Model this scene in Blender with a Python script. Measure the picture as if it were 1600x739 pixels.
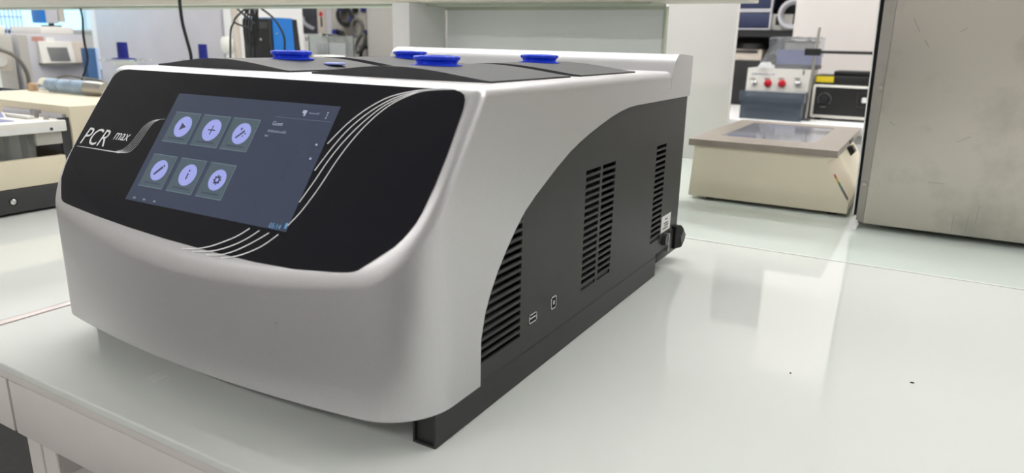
import bpy, bmesh, math, random
from mathutils import Vector, Matrix
random.seed(7)
PI = math.pi
SC = bpy.context.scene
COL = SC.collection
for o in list(bpy.data.objects): bpy.data.objects.remove(o)

# ------------------------------------------------------------------ camera
# rows: camera right, down, forward in world axes (X along the bench, Y across it, Z up; bench top z = 0)
ROWS = [Vector((0.8647759, 0.5017461, 0.0203337)), Vector((0.1496486, -0.2188487, -0.9642150)), Vector((-0.4793411, 0.8368728, -0.2643407))]
EYE = Vector((0, 0, .28)); FPX = 1111.0
cam = bpy.data.objects.new('camera', bpy.data.cameras.new('camera')); COL.objects.link(cam)
r, d, f = ROWS
cam.matrix_world = Matrix(((r.x, -d.x, -f.x, EYE.x), (r.y, -d.y, -f.y, EYE.y), (r.z, -d.z, -f.z, EYE.z), (0, 0, 0, 1)))
cam.data.sensor_width = 36; cam.data.sensor_fit = 'HORIZONTAL'; cam.data.lens = FPX / 1600 * 36
cam.data.clip_start = .02; cam.data.clip_end = 200
cam.data.dof.use_dof = True; cam.data.dof.focus_distance = .72; cam.data.dof.aperture_fstop = 8
SC.camera = cam
def W(u, v, ax, val):                       # where the sight line through a picture point meets the plane ax = val
    dd = r * ((u - 800) / FPX) + d * ((v - 369.5) / FPX) + f
    return EYE + dd * ((val - EYE[ax]) / dd[ax])

# ------------------------------------------------------------------ world, light, exposure
wd = bpy.data.worlds.new('sky'); SC.world = wd; wd.use_nodes = True
wd.node_tree.nodes['Background'].inputs[0].default_value = (.42, .80, 1.0, 1)
wd.node_tree.nodes['Background'].inputs[1].default_value = 2.2
SC.view_settings.view_transform = 'Standard'; SC.view_settings.look = 'None'
SC.view_settings.exposure = 0.0; SC.view_settings.gamma = 1
LAMP = 19.5

# ------------------------------------------------------------------ materials
def mat(name, col, rough=.5, metal=0, var=.04, scale=40, bump=0, bscale=300, spec=.5, emit=None, es=1, alpha=1, trans=0, ior=1.45, coat=0):
    m = bpy.data.materials.new(name); m.use_nodes = True
    nt = m.node_tree; b = nt.nodes['Principled BSDF']
    tc = nt.nodes.new('ShaderNodeTexCoord')
    if var:
        n = nt.nodes.new('ShaderNodeTexNoise'); n.inputs['Scale'].default_value = scale; n.inputs['Detail'].default_value = 4
        nt.links.new(tc.outputs['Object'], n.inputs['Vector'])
        rp = nt.nodes.new('ShaderNodeValToRGB')
        rp.color_ramp.elements[0].position = .3; rp.color_ramp.elements[1].position = .7
        rp.color_ramp.elements[0].color = tuple(c * (1 - var) for c in col) + (1,)
        rp.color_ramp.elements[1].color = tuple(min(1, c * (1 + var)) for c in col) + (1,)
        nt.links.new(n.outputs['Fac'], rp.inputs['Fac']); nt.links.new(rp.outputs['Color'], b.inputs['Base Color'])
    else: b.inputs['Base Color'].default_value = tuple(col) + (1,)
    b.inputs['Roughness'].default_value = rough; b.inputs['Metallic'].default_value = metal
    b.inputs['Specular IOR Level'].default_value = spec; b.inputs['IOR'].default_value = ior
    b.inputs['Transmission Weight'].default_value = trans; b.inputs['Alpha'].default_value = alpha
    b.inputs['Coat Weight'].default_value = coat
    if emit: b.inputs['Emission Color'].default_value = tuple(emit) + (1,); b.inputs['Emission Strength'].default_value = es
    if bump:
        n2 = nt.nodes.new('ShaderNodeTexNoise'); n2.inputs['Scale'].default_value = bscale; n2.inputs['Detail'].default_value = 2
        nt.links.new(tc.outputs['Object'], n2.inputs['Vector'])
        bp = nt.nodes.new('ShaderNodeBump'); bp.inputs['Strength'].default_value = bump; bp.inputs['Distance'].default_value = .001
        nt.links.new(n2.outputs['Fac'], bp.inputs['Height']); nt.links.new(bp.outputs['Normal'], b.inputs['Normal'])
    return m
def stained(name, col, col2, scale, rough, metal):      # blotchy stainless sheet
    m = mat(name, col, rough, metal, 0); nt = m.node_tree; b = nt.nodes['Principled BSDF']
    tc = [n for n in nt.nodes if n.type == 'TEX_COORD'][0]
    n = nt.nodes.new('ShaderNodeTexNoise'); n.inputs['Scale'].default_value = scale; n.inputs['Detail'].default_value = 6; n.inputs['Roughness'].default_value = .6
    nt.links.new(tc.outputs['Object'], n.inputs['Vector'])
    rp = nt.nodes.new('ShaderNodeValToRGB'); e = rp.color_ramp.elements
    e[0].position = .33; e[0].color = tuple(col2) + (1,); e[1].position = .50; e[1].color = tuple(col) + (1,)
    nt.links.new(n.outputs['Fac'], rp.inputs['Fac']); nt.links.new(rp.outputs['Color'], b.inputs['Base Color'])
    rr = nt.nodes.new('ShaderNodeMapRange'); rr.inputs['To Min'].default_value = rough - .06; rr.inputs['To Max'].default_value = rough + .1
    nt.links.new(n.outputs['Fac'], rr.inputs['Value']); nt.links.new(rr.outputs['Result'], b.inputs['Roughness'])
    return m
M_ = dict(
 creambox=mat('cream_light_box_enamel', (.88, .80, .63), .45, 0, .02, 8),
 silver=mat('silver_metallic_paint', (.64, .632, .645), .40, .8, .03, 900, .06, 2500),
 black_plastic=mat('black_plastic', (.018, .018, .02), .42, 0, .1, 60, .05, 3000),
 lid=mat('lid_plastic', (.045, .045, .05), .45, 0, .1, 60, .04, 3000),
 panel=mat('charcoal_painted_steel', (.040, .040, .040), .45, 0, .05, 80, .06, 3500, spec=.4),
 rail=mat('black_painted_tube', (.026, .026, .028), .42, 0, .06, 60, .05, 3500),
 void=mat('matt_black', (.004, .004, .004), .9, 0, 0),
 glassblack=mat('black_glass', (.008, .008, .013), .06, 0, 0, spec=.36),
 display=mat('display', (.015, .016, .022), .08, 0, .1, 12, emit=(.055, .072, .125), es=.62),
 tile=mat('app_tile', (.02, .022, .024), .2, 0, 0, emit=(.085, .125, .155), es=.75),
 tiletop=mat('app_tile_edge', (.02, .022, .024), .2, 0, 0, emit=(.16, .22, .28), es=.8),
 disc=mat('app_disc', (.05, .05, .06), .2, 0, 0, emit=(.36, .40, .86), es=.85),
 glyph=mat('app_glyph', (.02, .02, .025), .2, 0, 0, emit=(.05, .06, .11), es=.8),
 pix=mat('display_text', (.1, .1, .1), .2, 0, 0, emit=(.42, .47, .62), es=.8),
 pixdim=mat('display_text_dim', (.05, .05, .05), .2, 0, 0, emit=(.16, .19, .27), es=.8),
 pixblue=mat('display_clock', (.05, .05, .05), .2, 0, 0, emit=(.13, .38, .66), es=.8),
 print=mat('white_print', (.92, .92, .95), .35, 0, 0),
 blue=mat('blue_plastic', (.018, .068, .80), .30, 0, .06, 60),
 navycap=mat('dark_blue_plastic', (.012, .018, .22), .35, 0, .06, 60),
 lilac=mat('pale_blue_insert', (.30, .37, .90), .3, 0, .05),
 bench=mat('white_back_painted_glass', (.72, .745, .715), .035, 0, .012, 3, spec=.5),
 benchback=mat('pale_green_back_painted_glass', (.66, .73, .69), .05, 0, .012, 3, spec=.5),
 glassedge=mat('glass_edge', (.80, .83, .80), .2, 0, .02, 20),
 pink=mat('pinkish_joint_profile', (.80, .70, .68), .3, 0, .03, 30),
 laminate=mat('warm_white_laminate', (.74, .70, .675), .45, 0, .02, 8),
 white=mat('white_paint', (.84, .835, .83), .45, 0, .02, 6),
 wall=mat('wall_paint', (.80, .79, .77), .6, 0, .02, 4, .05, 300),
 ceil=mat('ceiling_paint', (.78, .78, .76), .7, 0, .02, 4),
 floor=mat('grey_vinyl_floor', (.12, .12, .118), .4, 0, .1, 30),
 gloss=mat('glossy_white_panel', (.70, .68, .665), .18, 0, .02, 4),
 frost=mat('frosted_glass_panel', (.76, .785, .775), .3, 0, .04, 4),
 green=mat('pale_green_trim', (.50, .54, .44), .4, 0, .03, 20),
 beam=mat('cream_white_enamel', (.70, .67, .60), .4, 0, .02, 8),
 steel=stained('stained_stainless_steel', (.55, .51, .455), (.42, .39, .35), 8, .40, .80),
 steeledge=stained('stainless_flange', (.37, .35, .32), (.30, .28, .255), 10, .45, .80),
 screw=mat('screw_steel', (.45, .43, .40), .3, .9, .05),
 cream=mat('cream_enamel', (.74, .67, .51), .45, 0, .03, 8),
 cream2=mat('cream_enamel_side', (.58, .53, .40), .5, 0, .03, 8),
 brown=mat('brown_plastic_frame', (.33, .285, .245), .4, 0, .06, 30),
 filt=mat('dark_filter_glass', (.30, .30, .34), .05, 0, .05, 4, spec=.6),
 charcoal=mat('charcoal_enamel', (.045, .046, .048), .45, 0, .06, 30),
 offwhite=mat('offwhite_plastic', (.78, .76, .71), .4, 0, .02, 10),
 violet=mat('violet_label', (.20, .21, .40), .4, 0, .04, 20),
 chrome=mat('chrome', (.7, .7, .7), .12, 1, 0),
 alu=mat('brushed_metal', (.48, .46, .43), .35, .9, .05, 60),
 acryl=mat('clear_acrylic', (.85, .88, .87), .05, 0, 0, trans=.9, ior=1.3),
 smoke=mat('smoked_acrylic', (.30, .35, .42), .06, 0, 0, trans=.75, ior=1.2),
 film=mat('clear_plastic_film', (.80, .82, .86), .15, 0, 0, trans=.85, ior=1.15, bump=.6, bscale=40),
 bluepaint=mat('blue_enamel', (.012, .17, .56), .4, 0, .04, 12),
 navy=mat('navy_enamel', (.030, .040, .095), .4, 0, .06, 12),
 darknavy=mat('dark_navy_plastic', (.008, .016, .034), .4, 0, .06, 12),
 black=mat('black_enamel', (.014, .014, .015), .45, 0, .08, 20),
 cable=mat('black_rubber', (.012, .012, .014), .5, 0, .1, 60),
 greycable=mat('grey_rubber', (.16, .15, .13), .5, 0, .1, 60),
 red=mat('red_plastic', (.55, .012, .03), .3, 0, .05),
 yellow=mat('yellow_label', (.72, .56, .02), .5, 0, .03),
 lilacgrey=mat('cool_grey_plastic', (.56, .55, .59), .4, 0, .03, 10),
 beigegrey=mat('beige_grey_plastic', (.48, .46, .42), .4, 0, .03, 10),
 beige=mat('beige_plastic', (.60, .53, .46), .4, 0, .03, 10),
 lcd=mat('grey_lcd', (.20, .20, .20), .2, 0, .2, 6),
 redlabel=mat('faded_red_label', (.52, .26, .22), .5, 0, .05),
 midblue=mat('mid_blue_paint', (.035, .10, .24), .4, 0, .05),
 paleblue=mat('pale_blue_paint', (.46, .58, .85), .5, 0, .03),
 tan=mat('tan_card', (.55, .38, .24), .7, 0, .05),
 paper=mat('paper', (.80, .79, .78), .7, 0, .02),
 photo=mat('dark_photo_print', (.035, .037, .05), .4, 0, .5, 14),
 smear=mat('pale_grey_print', (.33, .33, .36), .5, 0, .2, 40),
 board=mat('pegboard', (.52, .48, .43), .6, 0, .03, 20),
 tube=mat('pale_blue_tube_filling', (.45, .62, .88), .2, 0, .2, 60),
 gapshade=mat('black_gap_shade', (.006, .006, .007), .6, 0, .05),
 pane=mat('window_glass', (.95, .98, 1), .02, 0, 0, trans=1, ior=1.02),
 lamp=mat('lamp_diffuser', (.9, .9, .9), .5, 0, 0, emit=(1, .985, .965), es=LAMP),
 stickred=mat('sticker_red', (.5, .05, .03), .5, 0, .05), stickyel=mat('sticker_yellow', (.6, .45, .05), .5, 0, .05),
 stickgrn=mat('sticker_green', (.06, .25, .10), .5, 0, .05), stickblu=mat('sticker_blue', (.06, .14, .24), .5, 0, .05),
)

# ------------------------------------------------------------------ mesh helpers
class MB:
    def __init__(s): s.bm = bmesh.new()
    def box(s, x0, x1, y0, y1, z0, z1, bev=0, seg=2, rot=None, mi=0):
        g = bmesh.ops.create_cube(s.bm, size=1); vs = g['verts']
        c = Vector(((x0+x1)/2, (y0+y1)/2, (z0+z1)/2))
        for v in vs: v.co = Vector((v.co.x*(x1-x0), v.co.y*(y1-y0), v.co.z*(z1-z0)))
        if bev:
            es = list({e for v in vs for e in v.link_edges})
            res = bmesh.ops.bevel(s.bm, geom=es, offset=bev, segments=seg, affect='EDGES', profile=.5)
            vs = list({v for fa in res['faces'] for v in fa.verts} | {v for v in vs if v.is_valid})
        for v in vs: v.co = (rot @ v.co if rot else v.co) + c
        if mi:
            for fa in {fa for v in vs for fa in v.link_faces}: fa.material_index = mi
        return s
    def prism(s, pts, axis, a, b, mi=0, bev=0):           # polygon in the other two axes, extruded along axis a..b
        def P(p, t):
            q = [0, 0, 0]; k = [i for i in range(3) if i != axis]
            q[k[0]], q[k[1]] = p; q[axis] = t; return Vector(q)
        va = [s.bm.verts.new(P(p, a)) for p in pts]; vb = [s.bm.verts.new(P(p, b)) for p in pts]
        n = len(pts); fs = [s.bm.faces.new(va), s.bm.faces.new(vb)]
        for i in range(n): fs.append(s.bm.faces.new((va[i], va[(i+1) % n], vb[(i+1) % n], vb[i])))
        for fa in fs: fa.material_index = mi
        bmesh.ops.recalc_face_normals(s.bm, faces=fs)
        return s
    def hull2(s, pa, pb, mi=0):                            # loft between two equal polygons given in 3-D, capped
        va = [s.bm.verts.new(Vector(p)) for p in pa]; vb = [s.bm.verts.new(Vector(p)) for p in pb]; n = len(pa)
        fs = [s.bm.faces.new(va), s.bm.faces.new(vb)]
        for i in range(n): fs.append(s.bm.faces.new((va[i], va[(i+1) % n], vb[(i+1) % n], vb[i])))
        for fa in fs: fa.material_index = mi
        bmesh.ops.recalc_face_normals(s.bm, faces=fs); return s
    def cyl(s, p0, p1, r0, r1=None, seg=24, mi=0):
        r1 = r0 if r1 is None else r1; p0 = Vector(p0); p1 = Vector(p1)
        q = (p1-p0).to_track_quat('Z', 'Y')
        ring = lambda p, rr: [p + q @ Vector((rr*math.cos(2*PI*i/seg), rr*math.sin(2*PI*i/seg), 0)) for i in range(seg)]
        return s.hull2(ring(p0, r0), ring(p1, r1), mi)
    def lathe(s, base, prof, seg=32, axis=Vector((0, 0, 1)), mod=None, mi=0):   # prof: (radius, height)
        q = axis.to_track_quat('Z', 'Y'); rings = []
        for rr, h in prof:
            ring = []
            for i in range(seg):
                a = 2*PI*i/seg; k = mod(a, h) if mod else 1
                ring.append(s.bm.verts.new(Vector(base) + q @ Vector((rr*k*math.cos(a), rr*k*math.sin(a), h))))
            rings.append(ring)
        fs = [s.bm.faces.new(rings[0]), s.bm.faces.new(rings[-1])]
        for ra, rb in zip(rings, rings[1:]):
            for i in range(seg): fs.append(s.bm.faces.new((ra[i], ra[(i+1) % seg], rb[(i+1) % seg], rb[i])))
        for fa in fs: fa.material_index = mi
        bmesh.ops.recalc_face_normals(s.bm, faces=fs); return s
    def tube(s, pts, rad, seg=8, smooth=True, n=8, mi=0):
        pts = [Vector(p) for p in pts]
        if smooth and len(pts) > 2: pts = spline(pts, n)
        rings = []; up = Vector((.13, .31, .94))
        for i, p in enumerate(pts):
            t = (pts[min(i+1, len(pts)-1)] - pts[max(i-1, 0)]).normalized()
            if abs(t.dot(up)) > .97: up = Vector((.9, .3, .1))
            a = t.cross(up).normalized(); b2 = t.cross(a).normalized(); up = -b2 if b2.dot(up) < 0 else b2
            a = t.cross(up).normalized(); b2 = up
            rings.append([s.bm.verts.new(p + a*rad*math.cos(2*PI*k/seg) + b2*rad*math.sin(2*PI*k/seg)) for k in range(seg)])
        fs = [s.bm.faces.new(rings[0]), s.bm.faces.new(rings[-1])]
        for ra, rb in zip(rings, rings[1:]):
            for i in range(seg): fs.append(s.bm.faces.new((ra[i], ra[(i+1) % seg], rb[(i+1) % seg], rb[i])))
        for fa in fs: fa.material_index = mi
        bmesh.ops.recalc_face_normals(s.bm, faces=fs); return s
    def build(s, name, mats, parent=None, smooth=28, wn=False):
        if not isinstance(mats, (list, tuple)): mats = [mats]
        me = bpy.data.meshes.new(name); s.bm.to_mesh(me); s.bm.free()
        for m in mats: me.materials.append(M_[m] if isinstance(m, str) else m)
        return link(name, me, parent, smooth, wn)
def link(name, me, parent=None, smooth=35, wn=False):
    o = bpy.data.objects.new(name, me); COL.objects.link(o)
    if parent:
        off = Vector(); p = parent
        while p: off += p.location; p = p.parent
        me.transform(Matrix.Translation(-off)); o.parent = parent
    if smooth:
        me.shade_smooth(); me.set_sharp_from_angle(angle=math.radians(smooth))
    if wn: w = o.modifiers.new('wn', 'WEIGHTED_NORMAL'); w.keep_sharp = True
    return o
def spline(pts, n=8):
    out = []; P = [pts[0]] + list(pts) + [pts[-1]]
    for i in range(1, len(P)-2):
        for k in range(n):
            t = k/n; a, b, c, e = P[i-1], P[i], P[i+1], P[i+2]
            out.append(.5*((2*b) + (c-a)*t + (2*a-5*b+4*c-e)*t*t + (3*b-a-3*c+e)*t**3))
    return out + [pts[-1]]
def thing(name, label, cat, loc, group=None):
    o = bpy.data.objects.new(name, None); COL.objects.link(o); o.location = loc; o.empty_display_size = .02
    return tag(o, label, cat, group)
def tag(o, label, cat, group=None):
    o['label'] = label; o['category'] = cat
    if group: o['group'] = group
    return o
def struct(o): o['kind'] = 'structure'; return o
def copy_tree(o, parent=None):
    c = o.copy(); COL.objects.link(c); c.parent = parent
    for ch in list(o.children): copy_tree(ch, c)
    return c
def boolean(o, cutter):
    md = o.modifiers.new('cut', 'BOOLEAN'); md.object = cutter; md.operation = 'DIFFERENCE'; md.solver = 'EXACT'
    bpy.context.view_layer.update()
    me = bpy.data.meshes.new_from_object(o.evaluated_get(bpy.context.evaluated_depsgraph_get()))
    o.modifiers.remove(md); o.data = me; bpy.data.objects.remove(cutter)
    return me
def text_mesh(body, size, shear=0, xs=1, extrude=0):
    cu = bpy.data.curves.new('t', 'FONT'); cu.body = body; cu.size = size; cu.shear = shear; cu.extrude = extrude; cu.resolution_u = 3
    o = bpy.data.objects.new('t', cu); COL.objects.link(o); bpy.context.view_layer.update()
    me = bpy.data.meshes.new_from_object(o.evaluated_get(bpy.context.evaluated_depsgraph_get()))
    bpy.data.objects.remove(o)
    me.transform(Matrix.Diagonal((xs, 1, 1, 1))); return me

# ================================================================== the room
FZ, CZ = -.90, 1.90
XL, XR, YF, YB = -4.5, 3.2, -2.6, 3.95
MB().box(XL, XR, YF, YB, FZ-.05, FZ).build('floor', 'floor')['kind'] = 'structure'
MB().box(XL, XR, YF, YB, CZ, CZ+.05).build('ceiling', 'ceil')['kind'] = 'structure'
MB().box(XL-.1, XR+.1, YB, YB+.1, FZ-.05, CZ+.05).build('wall_back', 'wall')['kind'] = 'structure'
MB().box(XL-.1, XR+.1, YF-.1, YF, FZ-.05, CZ+.05).build('wall_front', 'wall')['kind'] = 'structure'
MB().box(XR, XR+.1, YF, YB, FZ-.05, CZ+.05).build('wall_right', 'wall')['kind'] = 'structure'
WY0, WY1, WZ0, WZ1 = 1.35, 2.66, .285, .70      # the opening of the window in the left wall
b = MB()
b.box(XL-.1, XL, YF, WY0, FZ-.05, CZ+.05); b.box(XL-.1, XL, WY1, YB, FZ-.05, CZ+.05)
b.box(XL-.1, XL, WY0, WY1, FZ-.05, WZ0); b.box(XL-.1, XL, WY0, WY1, WZ1, CZ+.05)
b.build('wall_left', 'wall')['kind'] = 'structure'
b = MB(); t = .035
b.box(XL-.08, XL+.01, WY0, WY0+t, WZ0, WZ1); b.box(XL-.08, XL+.01, WY1-t, WY1, WZ0, WZ1)
b.box(XL-.08, XL+.01, WY0+t, WY1-t, WZ0, WZ0+.012); b.box(XL-.08, XL+.01, WY0+t, WY1-t, WZ1-t, WZ1)
win = struct(b.build('window_1', 'white'))
MB().box(XL-.05, XL-.044, WY0+t, WY1-t, WZ0+.012, WZ1-t).build('window_pane', 'pane', win)
# ceiling lamps; rows behind the viewer and at the back are added fill
for row, y in (('above the bench', 1.30), ('added as fill behind the viewer', -1.90), ('added to brighten the back of the room', 2.75)):
    for k in range(5):
        x = -3.75 + 1.4*k
        if y < 0 and k not in (1, 2, 3): continue
        L = thing('linear_light', ('leftmost', 'second', 'middle', 'fourth', 'rightmost')[k] + ' long narrow ceiling light in the row ' + row, 'light', (x, y, CZ), 'ceiling lights ' + row)
        MB().box(x-.64, x+.64, y-.11, y+.11, CZ-.045, CZ-.001).build('light_frame', 'white', L)
        MB().box(x-.63, x+.63, y-.09, y+.09, CZ-.050, CZ-.0452).build('diffuser', 'lamp', L)

# ================================================================== the bench in front
BX0, BX1 = -2.90, 1.25
bench = thing('lab_bench', 'long white laboratory bench with glossy white glass worktop panels carrying the grey instrument', 'bench', (-.3, .9, FZ))
def glass_sheet(x0, x1, y0, y1, m, name='glass_panel'):
    o = MB().box(x0, x1, y0, y1, -.008, 0, .0012, 2).build(name, [m, 'glassedge'], bench, 0)
    for p in o.data.polygons:
        if abs(p.normal.z) < .5: p.material_index = 1
    return o
glass_sheet(-.7585, BX1, .272, 1.0265, 'bench'); glass_sheet(BX0, -.7715, .272, 1.0265, 'bench')
gb = glass_sheet(BX0, BX1, 1.0325, 2.05, 'benchback'); gb['label'] = 'rear glass panel with a greener tint'
MB().box(-.7705, -.7595, .274, 1.0265, -.008, .0008, .0006, 2).build('joint_strip', 'pink', bench)
MB().box(BX0, BX1, 1.0272, 1.0318, -.008, .0005).build('joint_strip', 'glassedge', bench)
MB().box(BX0, BX1, .276, 2.045, -.0185, -.0082, .0006, 1).build('worktop_board', 'laminate', bench)
MB().box(BX0, BX1, .30, 2.03, -.0715, -.019).build('carcass', 'laminate', bench)
for x0, x1 in ((-2.89, -1.571), (-1.567, -.6765), (-.6725, .24), (.244, 1.24)):
    MB().box(x0, x1, .2765, .299, -.0722, -.0196, .0008, 2).build('drawer_front', 'laminate', bench)
for x in (-2.8, -.6615, -.6365, 1.15):
    w = .0225 if -1 < x < 0 else .06
    MB().box(x, x+w, .2785, .33, FZ, -.0722, .001, 1).build('leg', 'laminate', bench)
    MB().box(x, x+w, 1.95, 2.0, FZ, -.0722, .001, 1).build('leg', 'laminate', bench)
MB().box(-.612, .6, .30, .9, FZ+.02, -.118, .002, 2).build('pedestal_body', 'laminate', bench)
MB().box(-.618, .606, .286, .905, -.118, -.1, .002, 2).build('pedestal_top', 'laminate', bench)
MB().box(-.6, .58, .33, .88, FZ, FZ+.02).build('pedestal_plinth', 'charcoal', bench)
def flat_line(p0, p1, w, z, b):
    p0, p1 = Vector((p0[0], p0[1], 0)), Vector((p1[0], p1[1], 0)); q = (p1-p0).normalized(); s_ = Vector((-q.y, q.x, 0))*w/2
    b.hull2([Vector((c.x, c.y, .00005)) for c in (p0-s_, p1-s_, p1+s_, p0+s_)], [Vector((c.x, c.y, z)) for c in (p0-s_, p1-s_, p1+s_, p0+s_)])
for a, c in (((228, 592), (249, 582)), ((237, 597), (262, 587)), ((258, 597), (266, 593))):
    b = MB(); flat_line(W(*a, 2, 0), W(*c, 2, 0), .0007, .00015, b); b.build('scratch', 'print', bench)
for i, (u, v) in enumerate(((1234, 583), (1422, 598))):
    p = W(u, v, 2, 0); q = W(u+(2 if i == 0 else 6), v+1, 2, 0); b = MB(); flat_line(p, q, .0009, .0009, b)
    tag(b.build('crumb', 'black'), ('tiny dark speck lying on the white glass bench in the foreground', 'small dark sliver of debris on the white bench, right of the speck')[i], 'crumb')

# ================================================================== the thermal cycler
CX_, HW = -.475, .2115
mach = thing('thermal_cycler', 'silver and black thermal cycler with slanted touchscreen standing on the white bench', 'instrument', (CX_, .62, 0))
def outline():
    bow = lambda dx: .319 + .42*dx*dx
    pts = []
    def corner(R, side):
        dd = HW - R
        for _ in range(30):
            a = math.atan(.84*dd); dd = HW - R + R*math.sin(a)
        a = math.atan(.84*dd); c = Vector((HW-R, bow(dd) + R*math.cos(a)))
        return dd, a, c
    dR, aR, cR = corner(.050, 1); dL, aL, cL = corner(.034, -1)
    out = []
    for i in range(29):
        dx = -dL + (dL+dR)*i/28; out.append((CX_+dx, bow(dx)))
    for i in range(1, 15):
        t = -PI/2 + aR + (PI/2 - aR)*i/14; out.append((CX_+cR.x+.050*math.cos(t), cR.y+.050*math.sin(t)))
    out += [(CX_+HW, .905), (CX_-HW, .905)]
    for i in range(14):
        t = PI + (PI/2 - aL)*i/14; out.append((CX_-cL.x+.034*math.cos(t), cL.y+.034*math.sin(t)))
    return out
PY, PZ, PK = .418, .25, .72                     # slanted front: y = PY + PK (z - PZ)
NRM = Vector((0, -1, PK)).normalized()
def S(x, z, h=0): return Vector((x, PY+PK*(z-PZ), z)) + NRM*h
def SW(u, v):                                   # (x, z) on the slanted front
    dd = r*((u-800)/FPX) + d*((v-369.5)/FPX) + f
    nn = Vector((0, 1, -PK)); t = nn.dot(Vector((0, PY, PZ)) - EYE)/nn.dot(dd); q = EYE + dd*t; return (q.x, q.z)
b = MB(); b.prism(outline(), 2, .0262, .2500)
bm = b.bm
geo = bm.verts[:] + bm.edges[:] + bm.faces[:]
bmesh.ops.bisect_plane(bm, geom=geo, plane_co=Vector((0, PY, PZ)) + NRM*.0004, plane_no=NRM, clear_outer=True)
be = [e for e in bm.edges if len(e.link_faces) == 1]
bmesh.ops.holes_fill(bm, edges=be, sides=0)
bmesh.ops.recalc_face_normals(bm, faces=bm.faces[:])
bm.normal_update()
sl = [fa for fa in bm.faces if fa.normal.dot(NRM) > .999]
es = {e for fa in sl for e in fa.edges}
es |= {e for e in bm.edges if all(v.co.z > .2495 for v in e.verts) and len(e.link_faces) == 2 and any(abs(fa.normal.z) < .3 for fa in e.link_faces)}
bmesh.ops.bevel(bm, geom=list(es), offset=.0085, segments=5, affect='EDGES', profile=.5, clamp_overlap=False)
# raised bar across the back of the top
pr = [(.826, .2300), (.8275, .2492), (.8300, .2525), (.8330, .2580), (.8375, .2636), (.8430, .2675), (.8500, .2694), (.8600, .2694), (.9030, .2676), (.905, .266), (.905, .2300)]
shell = b.build('silver_shell', 'silver', mach, 30)
BD = [(.4166, -.05), (.4166, .0439), (.4169, .0646), (.4222, .0835), (.4289, .0966), (.4392, .1115), (.4516, .1255), (.4655, .1392), (.4804, .1512), (.4962, .1602), (.5121, .1678), (.5345, .1785),
      (.5586, .1885), (.578, .1948), (.5978, .2003), (.624, .2064), (.6492, .2117), (.671, .2152), (.694, .2177), (.715, .2185), (.9104, .2185), (.9104, .218)]
cut = MB().prism(BD[:-2] + [(1.05, .2185), (1.05, -.05)], 0, -1.1, .1).build('c', 'silver', None, 0)
me = boolean(shell, cut)
b = MB(); b.bm.from_mesh(me); off = Matrix.Translation(-mach.location)
n0 = len(b.bm.verts); b.prism([(y_+(.0003 if y_ > .9 else 0), z_) for y_, z_ in pr], 0, CX_-HW-.0003, CX_+HW+.0003); b.bm.verts.ensure_lookup_table()
for v in b.bm.verts[n0:]: v.co = off @ v.co
b.bm.to_mesh(me); b.bm.free()
me.shade_smooth(); me.set_sharp_from_angle(angle=math.radians(32)); w = shell.modifiers.new('wn', 'WEIGHTED_NORMAL'); w.keep_sharp = True
p = W(431, 505, 1, .3188)
b = MB(); b.lathe((p.x, .3192, p.z), [(.0011, 0), (.0009, .0006), (.0002, .0007)], 9, axis=Vector((0, -1, 0))); b.lathe((p.x+.0015, .3192, p.z-.003), [(.0007, 0), (.0006, .0006), (.0002, .0007)], 8, axis=Vector((0, -1, 0)))
b.build('scuff_mark', 'beigegrey', mach)
# black body and perforated side panels
BODY = [(y-.0004 if y > .42 else y, max(z, .0285)) for y, z in BD[1:-2]]
BODY = [(.4166, .0285)] + [p for p in BODY if p[1] > .03] + [(.9030, .2183), (.9030, .045), (.880, .0285)]
MB().prism(BODY, 0, CX_-HW+.020, CX_+HW-.020).build('inner_chassis', 'void', mach, 0)
SLOT, PITCH = .0042, .00672
def slots():
    b = MB()
    def col(y0, y1, ztop, n):
        for k in range(n):
            z1 = ztop - k*PITCH; b.box(-.2745, -.2575, y0, y1, z1-SLOT, z1)
    col(.3985, .4803, .1478, 16)
    col(.6005, .6340, .1655, 18); col(.6395, .6725, .1655, 18); col(.7985, .8335, .1660, 18)
    return b
for side in (1, -1):
    x0 = CX_ + side*(HW-.0022)
    pan = MB().prism(BODY, 0, x0-side*.0022, x0).build('side_panel', 'panel', mach, 0)
    c = slots().build('c', 'panel', None, 0)
    c.location = Vector((0 if side == 1 else 2*CX_ + 2*.266, 0, 0))
    boolean(pan, c)
b = MB(); b.box(CX_-HW+.004, CX_+HW-.004, .860, .9028, .05, .218); b.box(CX_-HW+.004, CX_+HW-.004, .5, .875, .0288, .05)
b.build('back_and_base_plate', 'panel', mach, 0)
# runners
for x0, x1 in ((-.286, -.2655), (-.6765, -.656)):
    b = MB(); t = .0018; zt = .0258
    b.box(x0, x0+t, .361, .825, 0, zt, .0006, 1); b.box(x1-t, x1, .361, .825, 0, zt, .0006, 1)
    b.box(x0+.0006, x1-.0006, .3614, .825, 0, t); b.box(x0+.0006, x1-.0006, .3614, .825, zt-t, zt)
    b.box(x0+t, x1-t, .3640, .3660, t, zt-t)
    if True: b.box(x0+.002, x1-.0006, .4175, .825, zt, .0287)
    b.build('base_rail', 'rail', mach, 30)
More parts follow.
